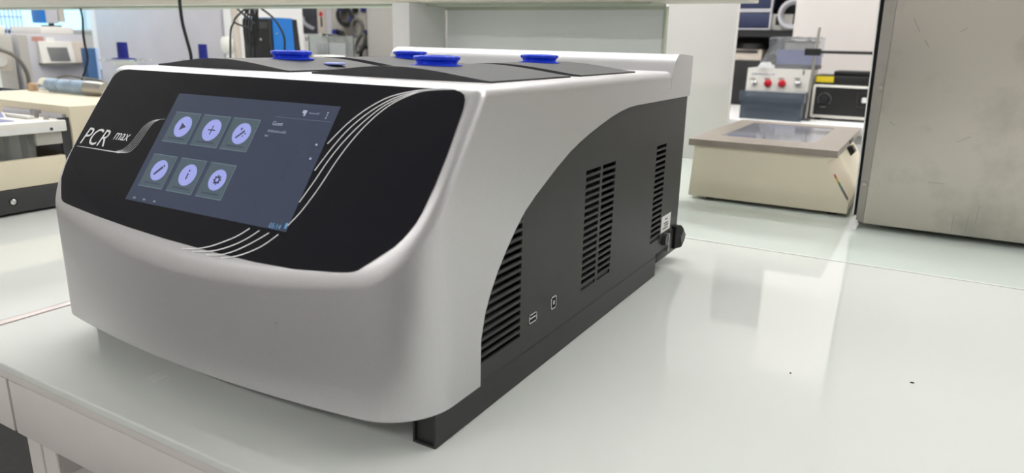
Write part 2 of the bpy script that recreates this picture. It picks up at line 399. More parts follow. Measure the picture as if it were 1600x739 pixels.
# usb sockets and sticker on the right side
def usb(y0, y1, z0, z1, tall):
    b = MB(); x0, x1, t = -.2666, -.2655+.0018, .0011
    x0, x1 = CX_+HW-.0022-.006, CX_+HW-.0022+.0004
    b.box(x0, x1, y0, y1, z0, z0+t); b.box(x0, x1, y0, y1, z1-t, z1); b.box(x0, x1, y0, y0+t, z0, z1); b.box(x0, x1, y1-t, y1, z0, z1)
    o = b.build('usb_socket', 'chrome', mach)
    MB().box(x0, x1-.0003, y0+t, y1-t, z0+t, z1-t).build('socket_hole', 'void', o)
    if tall: MB().box(x0, x1, (y0+y1)/2-.001, (y0+y1)/2+.0015, z0+.004, z1-.004).build('socket_tongue', 'chrome', o)
    else: MB().box(x0, x1, y0+.002, y1-.002, z0+.004, z0+.0055).build('socket_tongue', 'chrome', o)
usb(.4955, .5095, .0485, .0570, False); usb(.5362, .5465, .0485, .0605, True)
PXS = CX_+HW-.0022
st = MB().box(PXS-.0005, PXS+.0004, .8365, .872, .0525, .0735).build('sticker', 'paper', mach)
b = MB()
for y0, y1, z in ((.849, .859, .0675), (.846, .862, .0625), (.848, .864, .0595), (.843, .862, .0560)): b.box(PXS+.0003, PXS+.0006, y0, y1, z, z+.0016)
b.build('sticker_text', 'charcoal', st)
# power inlet at the back corner
pw = MB().box(-.330, -.2655, .8285, .9165, .0155, .0283, .0015, 2).build('power_inlet_box', 'black_plastic', mach)
MB().cyl((-.2695, .8487, .0430), (-.2600, .8487, .0430), .0082, .0076, 24).build('fuse_cap', 'black_plastic', pw)
MB().box(-.2680, -.2625, .8640, .8665, .0230, .0470, .0005, 1).build('bracket', 'alu', pw)
MB().box(-.2700, -.2630, .8670, .8820, .0230, .0500, .002, 2).build('inlet_housing', 'black_plastic', pw)
MB().prism([(.8825, .0225), (.8825, .0520), (.9040, .0500), (.9154, .0440), (.9300, .0310), (.9240, .0240), (.9136, .0178)], 0, -.2760, -.2600).build('rocker_switch', 'void', pw)
MB().prism([(.9100, .0230), (.9260, .0310), (.9160, .0410), (.9040, .0330)], 0, -.2602, -.2590).build('rocker_face', 'charcoal', pw)

# ---- slanted glass panel, screen and print
def sl_poly(b, xz, h0, h1, mi=0): b.hull2([S(x, z, h0) for x, z in xz], [S(x, z, h1) for x, z in xz], mi)
GL = [(-.6585, .2466), (-.2855, .2462), (-.2800, .2452), (-.2765, .2435), (-.2745, .2405), (-.2732, .2350), (-.2722, .2071), (-.2727, .1877), (-.2745, .1712), (-.2762, .1650), (-.2788, .1598), (-.2820, .1547), (-.2863, .1496), (-.2991, .1393),
      (-.3068, .1337), (-.3100, .1322), (-.3138, .1313), (-.3190, .1304), (-.3267, .1294), (-.3599, .1260), (-.3972, .1247), (-.4453, .1247), (-.4988, .1257), (-.5500, .1276), (-.5974, .1302), (-.6335, .1329), (-.6465, .1341),
      (-.6510, .1350), (-.6545, .1366), (-.6575, .1392), (-.6640, .1450), (-.6708, .1520), (-.6748, .1614), (-.6770, .1720), (-.6777, .1830), (-.6777, .2110), (-.6762, .2387), (-.6745, .2418), (-.6700, .2448), (-.6650, .2460)]
b = MB(); sl_poly(b, GL, .0001, .0012); glass = b.build('glass_front_panel', 'glassblack', mach, 25)
SX0, SX1, SZ0, SZ1 = -.569, -.3805, .1458, .2297
b = MB(); sl_poly(b, [(SX0, SZ0), (SX1, SZ0), (SX1, SZ1), (SX0, SZ1)], .0011, .0013); scr = b.build('touchscreen', 'display', mach, 0)
def quad(b, pts, h=.0016, mi=0): sl_poly(b, [SW(*p) for p in pts], .0012, h, mi)
KV = math.sqrt(1+PK*PK)
def tile(xc0, x1, z0, z1, glyph):
    b = MB(); w_ = x1-xc0; hh = z1-z0
    sl_poly(b, [(xc0, z0), (x1, z0), (x1, z1), (xc0, z1)], .0012, .00145, 0)
    for (a0, a1, c0, c1) in ((xc0, x1, z1-.0005, z1), (xc0, x1, z0, z0+.0005), (x1-.0005, x1, z0, z1)): sl_poly(b, [(a0, c0), (a1, c0), (a1, c1), (a0, c1)], .0014, .00150, 1)
    cx, cz = (xc0+x1)/2 + .0012, z0+hh*.53; R = w_*.305
    P = lambda px, py: (cx+px*R, cz+py*R/KV)
    sl_poly(b, [P(math.cos(2*PI*i/32), math.sin(2*PI*i/32)) for i in range(32)], .0014, .0016, 2)
    g = lambda pts: sl_poly(b, [P(*p) for p in pts], .0015, .0017, 3)
    bar = lambda x0, y0, x1_, y1_, t: (lambda q: g([(x0-q[1]*t, y0+q[0]*t), (x0+q[1]*t, y0-q[0]*t), (x1_+q[1]*t, y1_-q[0]*t), (x1_-q[1]*t, y1_+q[0]*t)]))(Vector((x1_-x0, y1_-y0)).normalized())
    if glyph == 'play': g([(-.28, -.36), (.40, 0), (-.28, .36)])
    elif glyph == 'plus': bar(-.42, 0, .42, 0, .05); bar(0, -.42, 0, .42, .05)
    elif glyph == 'wand':
        bar(-.45, -.45, .28, .28, .09); bar(-.32, .42, -.05, .42, .04); bar(-.18, .28, -.18, .56, .04); bar(.38, .02, .52, .02, .06); bar(.20, -.22, .34, -.22, .06)
    elif glyph == 'pencil':
        g([(-.50, -.52), (-.30, -.46), (.42, .26), (.22, .44), (-.44, -.30)]); g([(.29, .50), (.49, .32), (.58, .42), (.38, .60)])
    elif glyph == 'info': bar(0, -.42, 0, .16, .08); g([(-.09, .32), (.09, .32), (.09, .48), (-.09, .48)])
    elif glyph == 'gear':
        pts = []
        for i in range(32):
            a = 2*PI*i/32; rr = .48 if (i % 4) in (0, 1) else .35
            pts.append((rr*math.cos(a), rr*math.sin(a)))
        g(pts); sl_poly(b, [P(.18*math.cos(2*PI*i/16), .18*math.sin(2*PI*i/16)) for i in range(16)], .0016, .0018, 2)
    # faint caption strip along the foot of the tile
    sl_poly(b, [(xc0+w_*.18, z0+hh*.115), (x1-w_*.18, z0+hh*.115), (x1-w_*.18, z0+hh*.155), (xc0+w_*.18, z0+hh*.155)], .0014, .0015, 3)
    b.build('app_tile', ['tile', 'tiletop', 'disc', 'glyph'], scr, 0)
c0 = [SW(283, 177), SW(328, 178), SW(363, 185)]
def trow(tl, bl_, tr, glyphs):
    pass
XT = [(-.5600, -.5275), (-.5236, -.4905), (-.4870, -.4556)]
for (a, c), gph in zip(XT, ('play', 'plus', 'wand')): tile(a, c, .1915, .2152, gph)
for (a, c), gph in zip(XT, ('pencil', 'info', 'gear')): tile(a-.0015, c-.003, .1570, .1817, gph)
def sl_text(body, size, x, z, shear, xs, m, name, parent, h):
    me = text_mesh(body, size, shear, xs)
    for v in me.vertices:
        p = S(x+v.co.x, z+v.co.y/KV, h); v.co = p
    me.materials.append(M_[m]); return link(name, me, parent, 0)
p = SW(428, 193); sl_text('Guest', .0050, -.4415, .2125, 0, .95, 'pix', 'screen_text', scr, .0017)
sl_text('05:14', .0056, -.3985, .1464, 0, .95, 'pixblue', 'screen_clock', scr, .0017)
def spart(name, rects, m):
    b = MB()
    for x0, x1, z0, z1 in rects: sl_poly(b, [(x0, z0), (x1, z0), (x1, z1), (x0, z1)], .0012, .0015)
    b.build(name, m, scr, 0)
def marks(x0, z, n, s, hgt):          # unreadable small writing: irregular strokes in one line
    x = x0; rnd = random.Random(n+int(z*9999)); out = []
    for _ in range(n):
        w_ = s*rnd.uniform(.5, 1.0); out.append((x, x+w_, z, z+hgt*rnd.uniform(.55, 1.0))); x += w_ + s*.3
    return out
spart('screen_text_line', marks(-.4430, .2075, 12, .0016, .0019), 'pixdim'); spart('screen_text_line', marks(-.4440, .2040, 3, .0013, .0018), 'pixdim')
spart('screen_text_line', marks(-.4085, .2228, 8, .0012, .0013), 'pixdim')
spart('user_icon', [(-.4155, -.4115, .2228, .2250), (-.4135, -.4120, .2210, .22279)], 'pix')
spart('menu_dots', [(-.3905, -.3895, .2206+k*.0018, .2214+k*.0018) for k in range(3)], 'pix')
spart('divider_line', [(-.4415, -.3830, .2185, .21865)], 'pixdim')
for z in (.2020, .1925): spart('arrow_icon', [(-.3885, -.3868, z, z+.0012)], 'pix')
spart('battery_icon', [(-.3836, -.3818, .1478, .1512)], 'pixblue')
for x in (-.5600, -.5470, -.5335): spart('navigation_icon', [(x, x+.003, .1474, .1488)], 'pixdim')
def ribbon(b, pts, w0, w1=None, h=.00145):
    pts = [Vector(p) for p in pts]; pts = spline(pts, 6); w1 = w0 if w1 is None else w1; L_, R_ = [], []
    for i, p in enumerate(pts):
        t = (pts[min(i+1, len(pts)-1)]-pts[max(0, i-1)]); t = Vector((t.x, t.y*KV)).normalized(); n_ = Vector((-t.y, t.x/KV)); ww = (w0+(w1-w0)*i/(len(pts)-1))/2
        L_.append(p+n_*ww); R_.append(p-n_*ww)
    for i in range(len(pts)-1):
        b.bm.faces.new([b.bm.verts.new(S(q.x, q.y, h)) for q in (R_[i], R_[i+1], L_[i+1], L_[i])])
LINES = [  # the eight printed sweep lines (picture traces turned into places on the glass)
 [(513.5, 226), (540, 199), (563, 180), (586, 165), (612, 152.5), (645, 144.5), (672, 141.5), (705, 141)],
 [(493.5, 268), (517, 237), (541, 209), (564, 188), (590, 169.5), (620, 154), (652, 145), (680, 141.5), (706, 141)],
 [(469.5, 317.5), (492, 286), (518, 248), (545, 216), (572, 190), (602, 167), (633, 152), (662, 144), (685, 141.7), (708, 141)],
 [(451.5, 354), (473, 331), (500, 295), (529, 251), (556, 216), (585, 186), (613, 164.5), (643, 150), (670, 143), (710, 141.2)],
 [(286, 389.6), (309, 389.4), (330, 386), (351, 379), (373, 369.8), (392.4, 358)],
 [(302, 394.3), (324, 394.1), (343, 391.4), (365, 384.6), (386, 375), (407.5, 361.4)],
 [(324, 399), (342, 399.5), (362, 395.5), (382, 387.3), (403, 376.5), (422.5, 365)],
 [(347, 404), (362, 403), (382, 398.2), (404, 389.4), (420, 380), (437, 367.5)]]
for ln in LINES:
    b = MB(); ribbon(b, [Vector(SW(*q)) for q in ln], .0009); b.build('printed_line', 'print', glass, 0)
sl_text('PCR', .0245, -.6725, .1810, .24, .86, 'print', 'printed_letters', glass, .00145)
sl_text('max', .0148, -.6268, .1878, .24, .84, 'print', 'printed_letters', glass, .00145)
b = MB()
q = lambda x, y: Vector(SW(110+x/8.212, 170+y/8.212))
ribbon(b, [q(105, 486), q(300, 516), q(480, 546), q(650, 572)], .0004, .0011)
for k in range(5):
    e = k*17; ribbon(b, [q(600+e*.7, 556+k*4), q(690+e*1.1, 532+e*.5), q(785+e*1.0, 456+e*.6), q(875+e*.95, 345+e*.55), q(960+e*.8, 238+e*.5), q(1056+e*.4, 172+e*.3), q(1150+e*.15, 147+e*.05), q(1232, 143)], .00036, .0003)
b.build('printed_sweep', 'print', glass, 0)

# ---- four lids with blue knobs
def lid(x0, x1, y0, y1, kx, ky, crest):
    n = 28; top = []
    for i in range(n+1):
        t = i/n; z = .2498 + crest*(math.sin(PI*t)**1.25)*1.0 + .0016
        top.append((x0+(x1-x0)*t, z))
    b = MB(); b.prism([(x0, .2495)] + top + [(x1, .2495)], 1, y0, y1)
    L_ = b.build('lid', 'lid', mach, 25)
    zt = .2498 + crest*(math.sin(PI*(kx-x0)/(x1-x0))**1.25) + .0006
    b = MB(); b.lathe((kx, ky, zt-.0012), [(.0185, 0), (.0222, .0012), (.0224, .0022), (.0190, .0030), (.0182, .0032)], 40)
    kb = b.build('knob_skirt', 'blue', L_, 40)
    def mod(a, h): return 1 - (.07*max(0, math.cos(8*a))**3 if h > .001 else 0)
    b = MB(); b.lathe((kx, ky, zt+.0012), [(.0175, 0), (.0176, .0020), (.0186, .0036), (.0202, .0044), (.0204, .0066), (.0196, .0074), (.0150, .0078), (.0140, .0066), (.002, .0066)], 64, mod=mod)
    b.build('knob', 'blue', L_, 40)
    return L_
CREST = .0078
lid(-.462, -.281, .455, .590, -.3735, .515, CREST)
lid(-.462, -.281, .612, .752, -.3705, .698, CREST)
fl = lid(-.672, -.4885, .455, .590, -.5650, .530, CREST)
lid(-.672, -.4885, .612, .752, -.5565, .712, CREST)
b = MB(); b.lathe((-.5120, .536, .2548), [(.0105, 0), (.0105, .0012), (.009, .0016)], 28); b.build('round_window', 'lilac', fl)

# ================================================================== things on the bench, right
# stainless box
sb = thing('stainless_cabinet', 'large scuffed stainless steel cabinet at the right edge of the bench', 'cabinet', (.25, 1.33, 0))
MB().box(-.0641, .62, 1.250, 1.50, .0085, 1.15, .0015, 2).build('steel_case', 'steel', sb)
fl_ = MB().prism([(-.0748, .0130), (-.0642, .0085), (-.0642, 1.15), (-.0958, 1.15)], 1, 1.253, 1.275).build('flange', 'steeledge', sb)
for u, v in ((1376, 138), (1350, 288)):
    p = W(u, v, 1, 1.2525); b = MB(); b.lathe((p.x, 1.2530, p.z), [(.0042, 0), (.0042, .0006), (.0034, .0014), (.0012, .0016), (.001, .0008)], 20, axis=Vector((0, -1, 0))); b.build('screw', 'screw', fl_)
MB().prism([(-.0790, .0180), (-.0655, .0180), (-.0655, 1.15), (-.1030, 1.15)], 1, 1.262, 1.49).build('gap_shade_plate', 'gapshade', sb)  # black plate painting the dark of the empty gap beside the flange
MB().prism([(-.0808, .0175), (-.0790, .0175), (-.1045, 1.15), (-.1065, 1.15)], 1, 1.250, 1.495).build('side_sheet', 'white', sb)
b = MB()
for (u0, v0), (u1, v1) in (((1428, 28), (1437, 50)), ((1445, 62), (1452, 74)), ((1495, 222), (1516, 214)), ((1530, 322), (1524, 350)), ((1490, 335), (1486, 362)), ((1513, 338), (1508, 364)), ((1390, 190), (1398, 196)), ((1500, 50), (1512, 44)), ((1450, 285), (1475, 287))):
    p0, p1 = W(u0, v0, 1, 1.25), W(u1, v1, 1, 1.25); q = (p1-p0).normalized(); n_ = Vector((-q.z, 0, q.x))*.0005
    b.hull2([p0-n_, p1-n_, p1+n_, p0+n_], [v_ + Vector((0, -.0001, 0)) for v_ in (p0-n_, p1-n_, p1+n_, p0+n_)])
b.build('scratch', 'steeledge', sb, 0)['kind'] = 'stuff'
for x in (-.02, .55):
    for y in (1.30, 1.44): MB().cyl((x, y, 0), (x, y, .0086), .014, .014, 16).build('foot', 'black', sb)
b = MB(); b.hull2([(-.0760, 1.243, .0150), (-.0695, 1.243, .0080), (-.0715, 1.236, 0), (-.0800, 1.236, 0)], [(-.0760, 1.246, .0150), (-.0695, 1.246, .0080), (-.0715, 1.246, 0), (-.0800, 1.246, 0)])
b.build('corner_bracket', 'white', sb)
# transilluminator
tr = thing('light_box', 'cream light box with a brown framed dark glass top on the rear bench', 'instrument', (-.24, 1.53, 0))
TB = [(-.3705, .0062), (-.3665, .1010), (-.121, .1010), (-.1375, .0915), (-.0940, .0240), (-.0940, .0062)]
MB().prism(TB, 1, 1.318, 1.735).build('body', 'creambox', tr)
b = MB(); y0, y1, x0, x1 = 1.310, 1.745, -.3760, -.1205; z0, z1 = .1012, .1130
xa, xb, ya, yb = -.3395, -.1680, 1.398, 1.690
for q_ in ((x0, x1, y0, ya), (x0, x1, yb, y1), (x0, xa, ya, yb), (xb, x1, ya, yb)): b.box(*q_, z0, z1)
b.build('top_frame', 'brown', tr)
MB().box(xa, xb, ya, yb, .1055, .1120).build('filter_glass', 'filt', tr)
sp = Vector((-.1375, 0, .0915)); ep = Vector((-.0945, 0, .026)); dv = ep-sp; nn = Vector((.0655, 0, .043)).normalized()
b = MB()
for i, (a, c) in enumerate(((.33, .42), (.42, .52), (.52, .62), (.62, .74), (.74, .95))):
    P4 = [sp+dv*a+Vector((0, 1.3225, 0)), sp+dv*c+Vector((0, 1.3225, 0)), sp+dv*c+Vector((0, 1.338, 0)), sp+dv*a+Vector((0, 1.338, 0))]
    b.hull2(P4, [p+nn*.0006 for p in P4], min(i, 4))
b.build('colour_chart_sticker', ['stickred', 'stickyel', 'stickgrn', 'stickblu', 'charcoal'], tr, 0)
for x in (-.335, -.120):
    for y in (1.340, 1.70): MB().cyl((x, y, 0), (x, y, .0063), .0085, .0075, 14).build('foot', 'black', tr)
MB().box(-.1210, -.1188, 1.50, 1.56, .1040, .1110).build('hinge_slot', 'charcoal', tr)
b = MB()
Q = lambda t_, y: sp+dv*t_+Vector((0, y, 0))
b.hull2([Q(.10, 1.60), Q(.35, 1.60), Q(.35, 1.64), Q(.10, 1.64)], [p+nn*.010 for p in (Q(.14, 1.605), Q(.31, 1.605), Q(.31, 1.635), Q(.14, 1.635))]); b.build('rocker_switch', 'black', tr)
# glossy white partition panel behind it
MBp = MB().box(-.598, -.4255, 1.800, 1.822, 0, .62, .0015, 2)
tag(MBp.build('partition_panel', 'gloss'), 'glossy white upright partition panel between the grey instrument and the cream light box', 'panel')
# bench frame: beam, post, frosted panel
fr = thing('bench_frame', 'white overhead bench beam on a post with a grey frosted panel behind the instrument', 'frame', (-1.0, 1.25, 0))
MB().box(-2.80, -.272, 1.150, 1.290, .3498, .42, .0015, 2).build('beam', 'beam', fr)
MB().box(-2.80, -.430, 1.205, 1.285, .3455, .3497, .0005, 1).build('beam_lip', 'green', fr)
MB().box(-.9420, -.8990, 1.150, 1.272, 0, .3496, .002, 2).build('post', 'white', fr)
MB().box(-2.79, -2.74, 1.16, 1.27, .0002, .3496, .002, 2).build('post', 'white', fr)
MB().box(-.8985, -.4290, 1.2755, 1.2835, 0, .3450, .001, 1).build('frosted_panel', 'frost', fr)
MB().box(-.9005, -.4270, 1.272, 1.275, .3400, .3454).build('panel_rail', 'green', fr)
MB().box(-.4290, -.4245, 1.2735, 1.2855, 0, .3450).build('panel_edge', 'green', fr)
MB().box(-.9555, -.9450, 1.245, 1.262, 0, .3450, .001, 1).build('edge_trim', 'green', fr)

# ================================================================== bench left: shaker
sk = thing('cream_shaker', 'cream and charcoal benchtop apparatus with white lid beside the left end of the instrument', 'instrument', (-1.45, .6, 0))
SXR, SXL = -1.215, -1.62
MB().box(SXL, SXR, .05, 1.00, .0040, .0415, .002, 2).build('base', 'charcoal', sk)
for x in (SXL+.04, SXR-.04):
    for y in (.10, .95): MB().cyl((x, y, 0), (x, y, .0042), .012, .012, 14).build('foot', 'black', sk)
b = MB(); b.lathe((SXR, .551, .0225), [(.0045, 0), (.0045, .0010), (.003, .0022)], 20, axis=Vector((1, 0, 0))); b.build('screw', 'chrome', sk)
MB().lathe((SXR-.0005, .551, .0225), [(.0062, 0), (.0062, .0008)], 20, axis=Vector((1, 0, 0))).build('washer', 'void', sk)
t = .012
b = MB(); b.box(SXR-t, SXR, .06, .640, .0418, .0860, .002, 2); b.box(SXL, SXL+t, .06, .64, .0418, .086, .002, 2); b.box(SXL+t, SXR-t, .06, .06+t, .0418, .086)
b.build('tray_wall', 'cream', sk)
MB().box(SXL+t, SXR-t, .07, .64, .0418, .0600).build('tray_floor', 'alu', sk)
MB().prism([(SXL+.02, .0600), (SXR-.02, .0600), (SXR-.03, .0900), (SXR-.05, .0960), (SXL+.05, .096), (SXL+.03, .09)], 1, .15, .545).build('steel_tray', 'alu', sk)
b = MB(); b.box(SXL, SXR, .655, .9950, .0418, .1635, .003, 2); b.build('housing', 'cream', sk)
MB().box(SXR-.20, SXR-.012, .6490, .6545, .0870, .1500).build('recess_panel', 'lilacgrey', sk)
MB().box(SXR-.012, SXR-.004, .6400, .6545, .0418, .1450).build('recess_edge', 'charcoal', sk)
# lid on the tray
MB().box(SXL+.01, SXR+.004, .06, .6460, .1245, .1425, .002, 2).build('lid', 'offwhite', sk)
MB().box(SXR+.0035, SXR+.0048, .30, .6380, .1262, .1340).build('lid_band', 'paper', sk)
b = MB(); b.lathe((SXR+.0046, .621, .1300), [(.0024, 0), (.0024, .0010)], 16, axis=Vector((1, 0, 0))); b.build('lid_screw', 'charcoal', sk)
MB().box(SXR-.16, SXR-.03, .30, .585, .1424, .1434).build('lid_label', 'violet', sk)
MB().box(SXR-.030, SXR-.004, .600, .642, .1040, .1246, .002, 2).build('lid_bracket', 'beigegrey', sk)
MB().box(SXR-.0120, SXR-.0090, .20, .600, .0862, .1243).build('side_window', 'acryl', sk)
b = MB()
for i in range(10): b.box(SXR-.075, SXR-.050, .47+i*.006, .473+i*.006, .1060, .1240)
b.build('comb', 'beigegrey', sk)
MB().box(SXR-.09, SXR-.045, .44, .56, .0962, .1060).build('comb_bar', 'beigegrey', sk)
b = MB(); b.box(SXR-.055, SXR-.035, .575, .590, .0610, .1240); b.box(SXR-.055, SXR-.035, .60, .606, .0610, .1240); b.build('tray_clip', 'beigegrey', sk)
# hinge arm and violet lever
p0 = (SXR-.10, .610, .1425)
arch = [(SXR-.175, .1424), (SXR-.175, .1600), (SXR-.150, .1610), (SXR-.125, .1575), (SXR-.108, .1500), (SXR-.100, .1424), (SXR-.118, .1424), (SXR-.128, .1470), (SXR-.142, .1490), (SXR-.152, .1424)]
MB().prism(arch, 1, .590, .604).build('lever', 'violet', sk)
MB().box(SXR-.115, SXR-.045, .612, .624, .1424, .1475, .002, 2).build('hinge_arm', 'offwhite', sk)
MB().cyl((SXR-.062, .632, .1424), (SXR-.062, .632, .1560), .006, .006, 14).box(SXR-.066, SXR-.05, .627, .637, .1500, .1560).build('hinge_pin', 'alu', sk)
MB().cyl((SXR-.020, .628, .1424), (SXR-.020, .628, .1475), .004, .003, 12).build('hinge_pin', 'alu', sk)
# glass tube on the housing
gt = thing('gas_tube', 'clear glass tube with blue filling and a metal end cap lying on the cream apparatus', 'tube', (-1.40, .80, .1638))
R0 = .0135; zc = .1638+R0
MB().cyl((-1.560, .80, zc), (-1.410, .80, zc), R0, R0, 24).build('glass_tube', 'acryl', gt)
for k in range(3): MB().cyl((-1.545+k*.045, .80, zc), (-1.505+k*.045, .80, zc), R0*.55, R0*.55, 20).build('blue_filling', 'tube', gt)
MB().lathe((-1.4095, .80, zc), [(.0120, 0), (.0138, .003), (.0138, .03), (.0130, .045), (.0110, .058)], 28, axis=Vector((1, 0, 0))).build('metal_cap', 'alu', gt)
b = MB(); b.tube([(-1.600, .825, .1675), (-1.57, .825, .1850), (-1.52, .825, .1945), (-1.46, .825, .1925), (-1.40, .825, .1885), (-1.36, .825, .1690)], .0024)
tag(b.build('grey_hose', 'greycable'), 'thin grey hose looping over the back of the glass tube', 'hose')
b = MB(); b.lathe((-1.585, .79, .1638), [(.009, 0), (.009, .012), (.007, .015)], 20); tag(b.build('cork', 'tan'), 'small tan stopper at the left end of the glass tube', 'stopper')
# navy crate behind
p = W(31, 141, 0, -1.9); q_ = W(0, 141, 0, -1.9)
cr = thing('navy_crate', 'dark navy plastic crate with a rim at the left edge behind the cream apparatus', 'crate', (-2.05, p.y-.12, 0))
b = MB(); x0, x1, y0, y1, zt = -2.15, -1.9, p.y-.26, p.y, p.z
b.box(x0+.004, x1-.004, y0+.004, y1-.004, .001, .01); b.box(x0+.004, x0+.012, y0+.004, y1-.004, .01, zt); b.box(x1-.012, x1-.004, y0+.004, y1-.004, .01, zt); b.box(x0+.012, x1-.012, y0+.004, y0+.012, .01, zt); b.box(x0+.012, x1-.012, y1-.012, y1-.004, .01, zt)
b.build('crate_body', 'darknavy', cr)
b = MB(); z0 = zt-.022
b.box(x0, x0+.006, y0, y1, z0, zt+.002); b.box(x1-.006, x1, y0, y1, z0, zt+.002); b.box(x0, x1, y0, y0+.006, z0, zt+.002); b.box(x0, x1, y1-.006, y1, z0, zt+.002)
b.build('crate_rim', 'darknavy', cr)

# acrylic stands with blue caps, on the rear bench
def stand(u0, u1, vp, uc, vt, label, Y):
    a, c = W(u0, vp, 1, Y), W(u1, vp, 1, Y); ctr = (a+c)/2; R = (c.x-a.x)/2*.52
    zc_ = ctr.z; cp = W(uc, vt, 1, Y)
    T = thing('capped_column', label, 'column', (ctr.x, Y, 0), 'clear columns with blue caps')
    MB().lathe((ctr.x, Y, zc_-.006), [(R, 0), (R, .006)], 40).build('acrylic_disc', 'acryl', T)
    MB().lathe((ctr.x, Y, zc_-.02), [(R*.42, 0), (R*.5, .013)], 32).build('collar', 'offwhite', T)
    MB().lathe((ctr.x, Y, 0), [(R*.8, 0), (R*.8, .01), (R*.22, .014), (R*.22, zc_-.0205)], 28).build('pillar', 'acryl', T)
    MB().lathe((cp.x, Y, zc_+.0002), [(R*.46, 0), (R*.46, .002), (R*.22, .004), (R*.21, cp.z-zc_)], 28).build('blue_cap', 'navycap', T)
    return T
stand(155, 239, 92, 190, 66, 'clear disc column topped with a dark blue cap left of the silver corner', 1.42)
stand(276, 352, 93, 316, 69, 'second blue capped column mostly hidden behind the instrument top', 1.55)

# blue and black power box
pb = thing('blue_power_box', 'blue and black equipment box standing behind the instrument under tangled cables', 'box', (-1.95, 1.75, 0))
Yb = 1.70
a, m1 = W(379, 27, 1, Yb), W(421, 27, 1, Yb)
zt = a.z; xe = m1.x; yb1, yb2 = W(456, 28, 0, xe).y, W(462, 85, 0, xe).y
yt2 = yb1 + .012; ye2 = W(473, 85, 0, xe).y; yt3 = W(459, 29, 0, xe).y + .012
MB().box(a.x, xe-.003, Yb-.003, Yb+.012, .012, zt-.004, .003, 2).build('black_front', 'black', pb)
MB().box(a.x+.004, xe-.008, Yb-.006, Yb-.0032, zt-.035, zt-.014).build('handle_recess', 'charcoal', pb)
for zz in (.18, .27): MB().lathe(((a.x+xe)/2+.02, Yb-.003, zz), [(.004, 0), (.003, .002)], 12, axis=Vector((0, -1, 0))).build('front_screw', 'screw', pb)
MB().prism([(Yb+.0125, .012), (Yb+.0125, zt), (yb1, zt), (yb2+.004, .012)], 0, a.x, xe).build('blue_shell', 'bluepaint', pb)
MB().lathe((xe, Yb+.025, zt-.05), [(.003, 0), (.0025, .002)], 12, axis=Vector((1, 0, 0))).build('side_screw', 'chrome', pb)
MB().prism([(yb2+.0045, .012), (yb1+.0005, zt-.002), (yb1+.022, zt-.004), (ye2+.014, .012)], 0, a.x+.003, xe-.001).build('black_back', 'black', pb)
for x in (a.x+.03, xe-.03):
    for y in (Yb+.02, yb2-.01): MB().cyl((x, y, 0), (x, y, .0125), .012, .012, 14).build('foot', 'black', pb)
# cables hanging from the beam
def cable(name, uv, Y, rad, label, m='cable', smooth=True):
    b = MB(); b.tube([W(u, v, 1, y_) for (u, v), y_ in zip(uv, Y if isinstance(Y, (list, tuple)) else [Y]*len(uv))], rad, 8, smooth)
    return tag(b.build(name, m), label, 'cable')
cable('power_cord', [(279, -25), (281, 5), (285, 35), (292, 62), (297, 80), (299, 95), (300, 135), (302, 200)], 1.12, .0040, 'thick black cord hanging straight down behind the left of the instrument')
cable('power_cord', [(126, 14.5), (129, 30), (130, 52), (133, 72), (137, 90), (134, 108), (129, 122), (127, 137), (126, 170)], [1.18]+[1.22]*8, .0033, 'black cord hanging in front of the white analyser')
b = MB()
for k in range(4):
    u = 385+k*3.6; pts = [(u, 12+k % 3), (u-4+k, 40), (u-2+k, 62), (u+6, 74), (u+8, 60), (u+10-k, 30), (u+6, 6+k % 2)]
    b.tube([W(u_, v_, 1, 1.40+.007*k) for u_, v_ in pts], .0023, 8)
tangle = thing('cable_bundle', 'tangled bundle of black cables hanging in front of the blue box', 'cable', W(390, 80, 1, 1.40))
b.build('coiled_loops', 'cable', tangle)
def tcable(uv, Y=1.38, rad=.0027):
    b = MB(); b.tube([W(u, v, 1, Y) for u, v in uv], rad, 8); b.build('cable_run', 'cable', tangle)
tcable([(358, -8), (366, 8), (380, 22), (390, 30), (398, 38)])
tcable([(388, 10), (376, 20), (366, 32), (372, 38), (385, 42), (395, 48)])
tcable([(366, 34), (361, 45), (360, 62), (360, 78), (360, 120)])
tcable([(395, 2), (404, 10), (425, 26), (437, 42), (444, 58), (445, 75), (443, 115)])
tcable([(394, -8), (392, 8), (386, 18)])
tcable([(396, 3), (385, 6), (383, 16), (392, 24), (402, 20), (400, 6), (392, 3)])
tcable([(392, 48), (392, 70), (391, 95), (391, 120)], 1.39); tcable([(397, 48), (398, 70), (398, 95), (398, 120)], 1.39)
# small white tray behind the knob
p0, p1 = W(489, 86, 1, 1.34), W(514, 92, 1, 1.34)
cw = thing('clear_tank', 'clear acrylic tank standing beside the blue box', 'tank', ((p0.x+p1.x)/2-.03, 1.5, 0))
a, c = W(481, 55, 1, 1.5), W(514, 92, 1, 1.5); b = MB(); t = .004
b.box(a.x, c.x, 1.5, 1.5+t, 0, a.z); b.box(a.x, a.x+t, 1.5+t, 1.6, 0, a.z); b.box(c.x-t, c.x, 1.5+t, 1.6, 0, a.z); b.box(a.x, c.x, 1.6, 1.604, 0, a.z); b.box(a.x+t, c.x-t, 1.504, 1.6, 0, .004)
b.build('tank_wall', 'acryl', cw)
b = MB()
for k in range(4): x = a.x+.012+k*(c.x-a.x-.03)/3; b.box(x, x+.004, 1.52, 1.58, .0045, a.z-.02)
b.build('divider', 'lilacgrey', cw)
MB().box(a.x-.004, c.x+.004, 1.494, 1.4995, a.z-.016, a.z-.004).build('tank_rim', 'acryl', cw)
a, c = W(488, 86, 1, 1.36), W(514, 92, 1, 1.36)
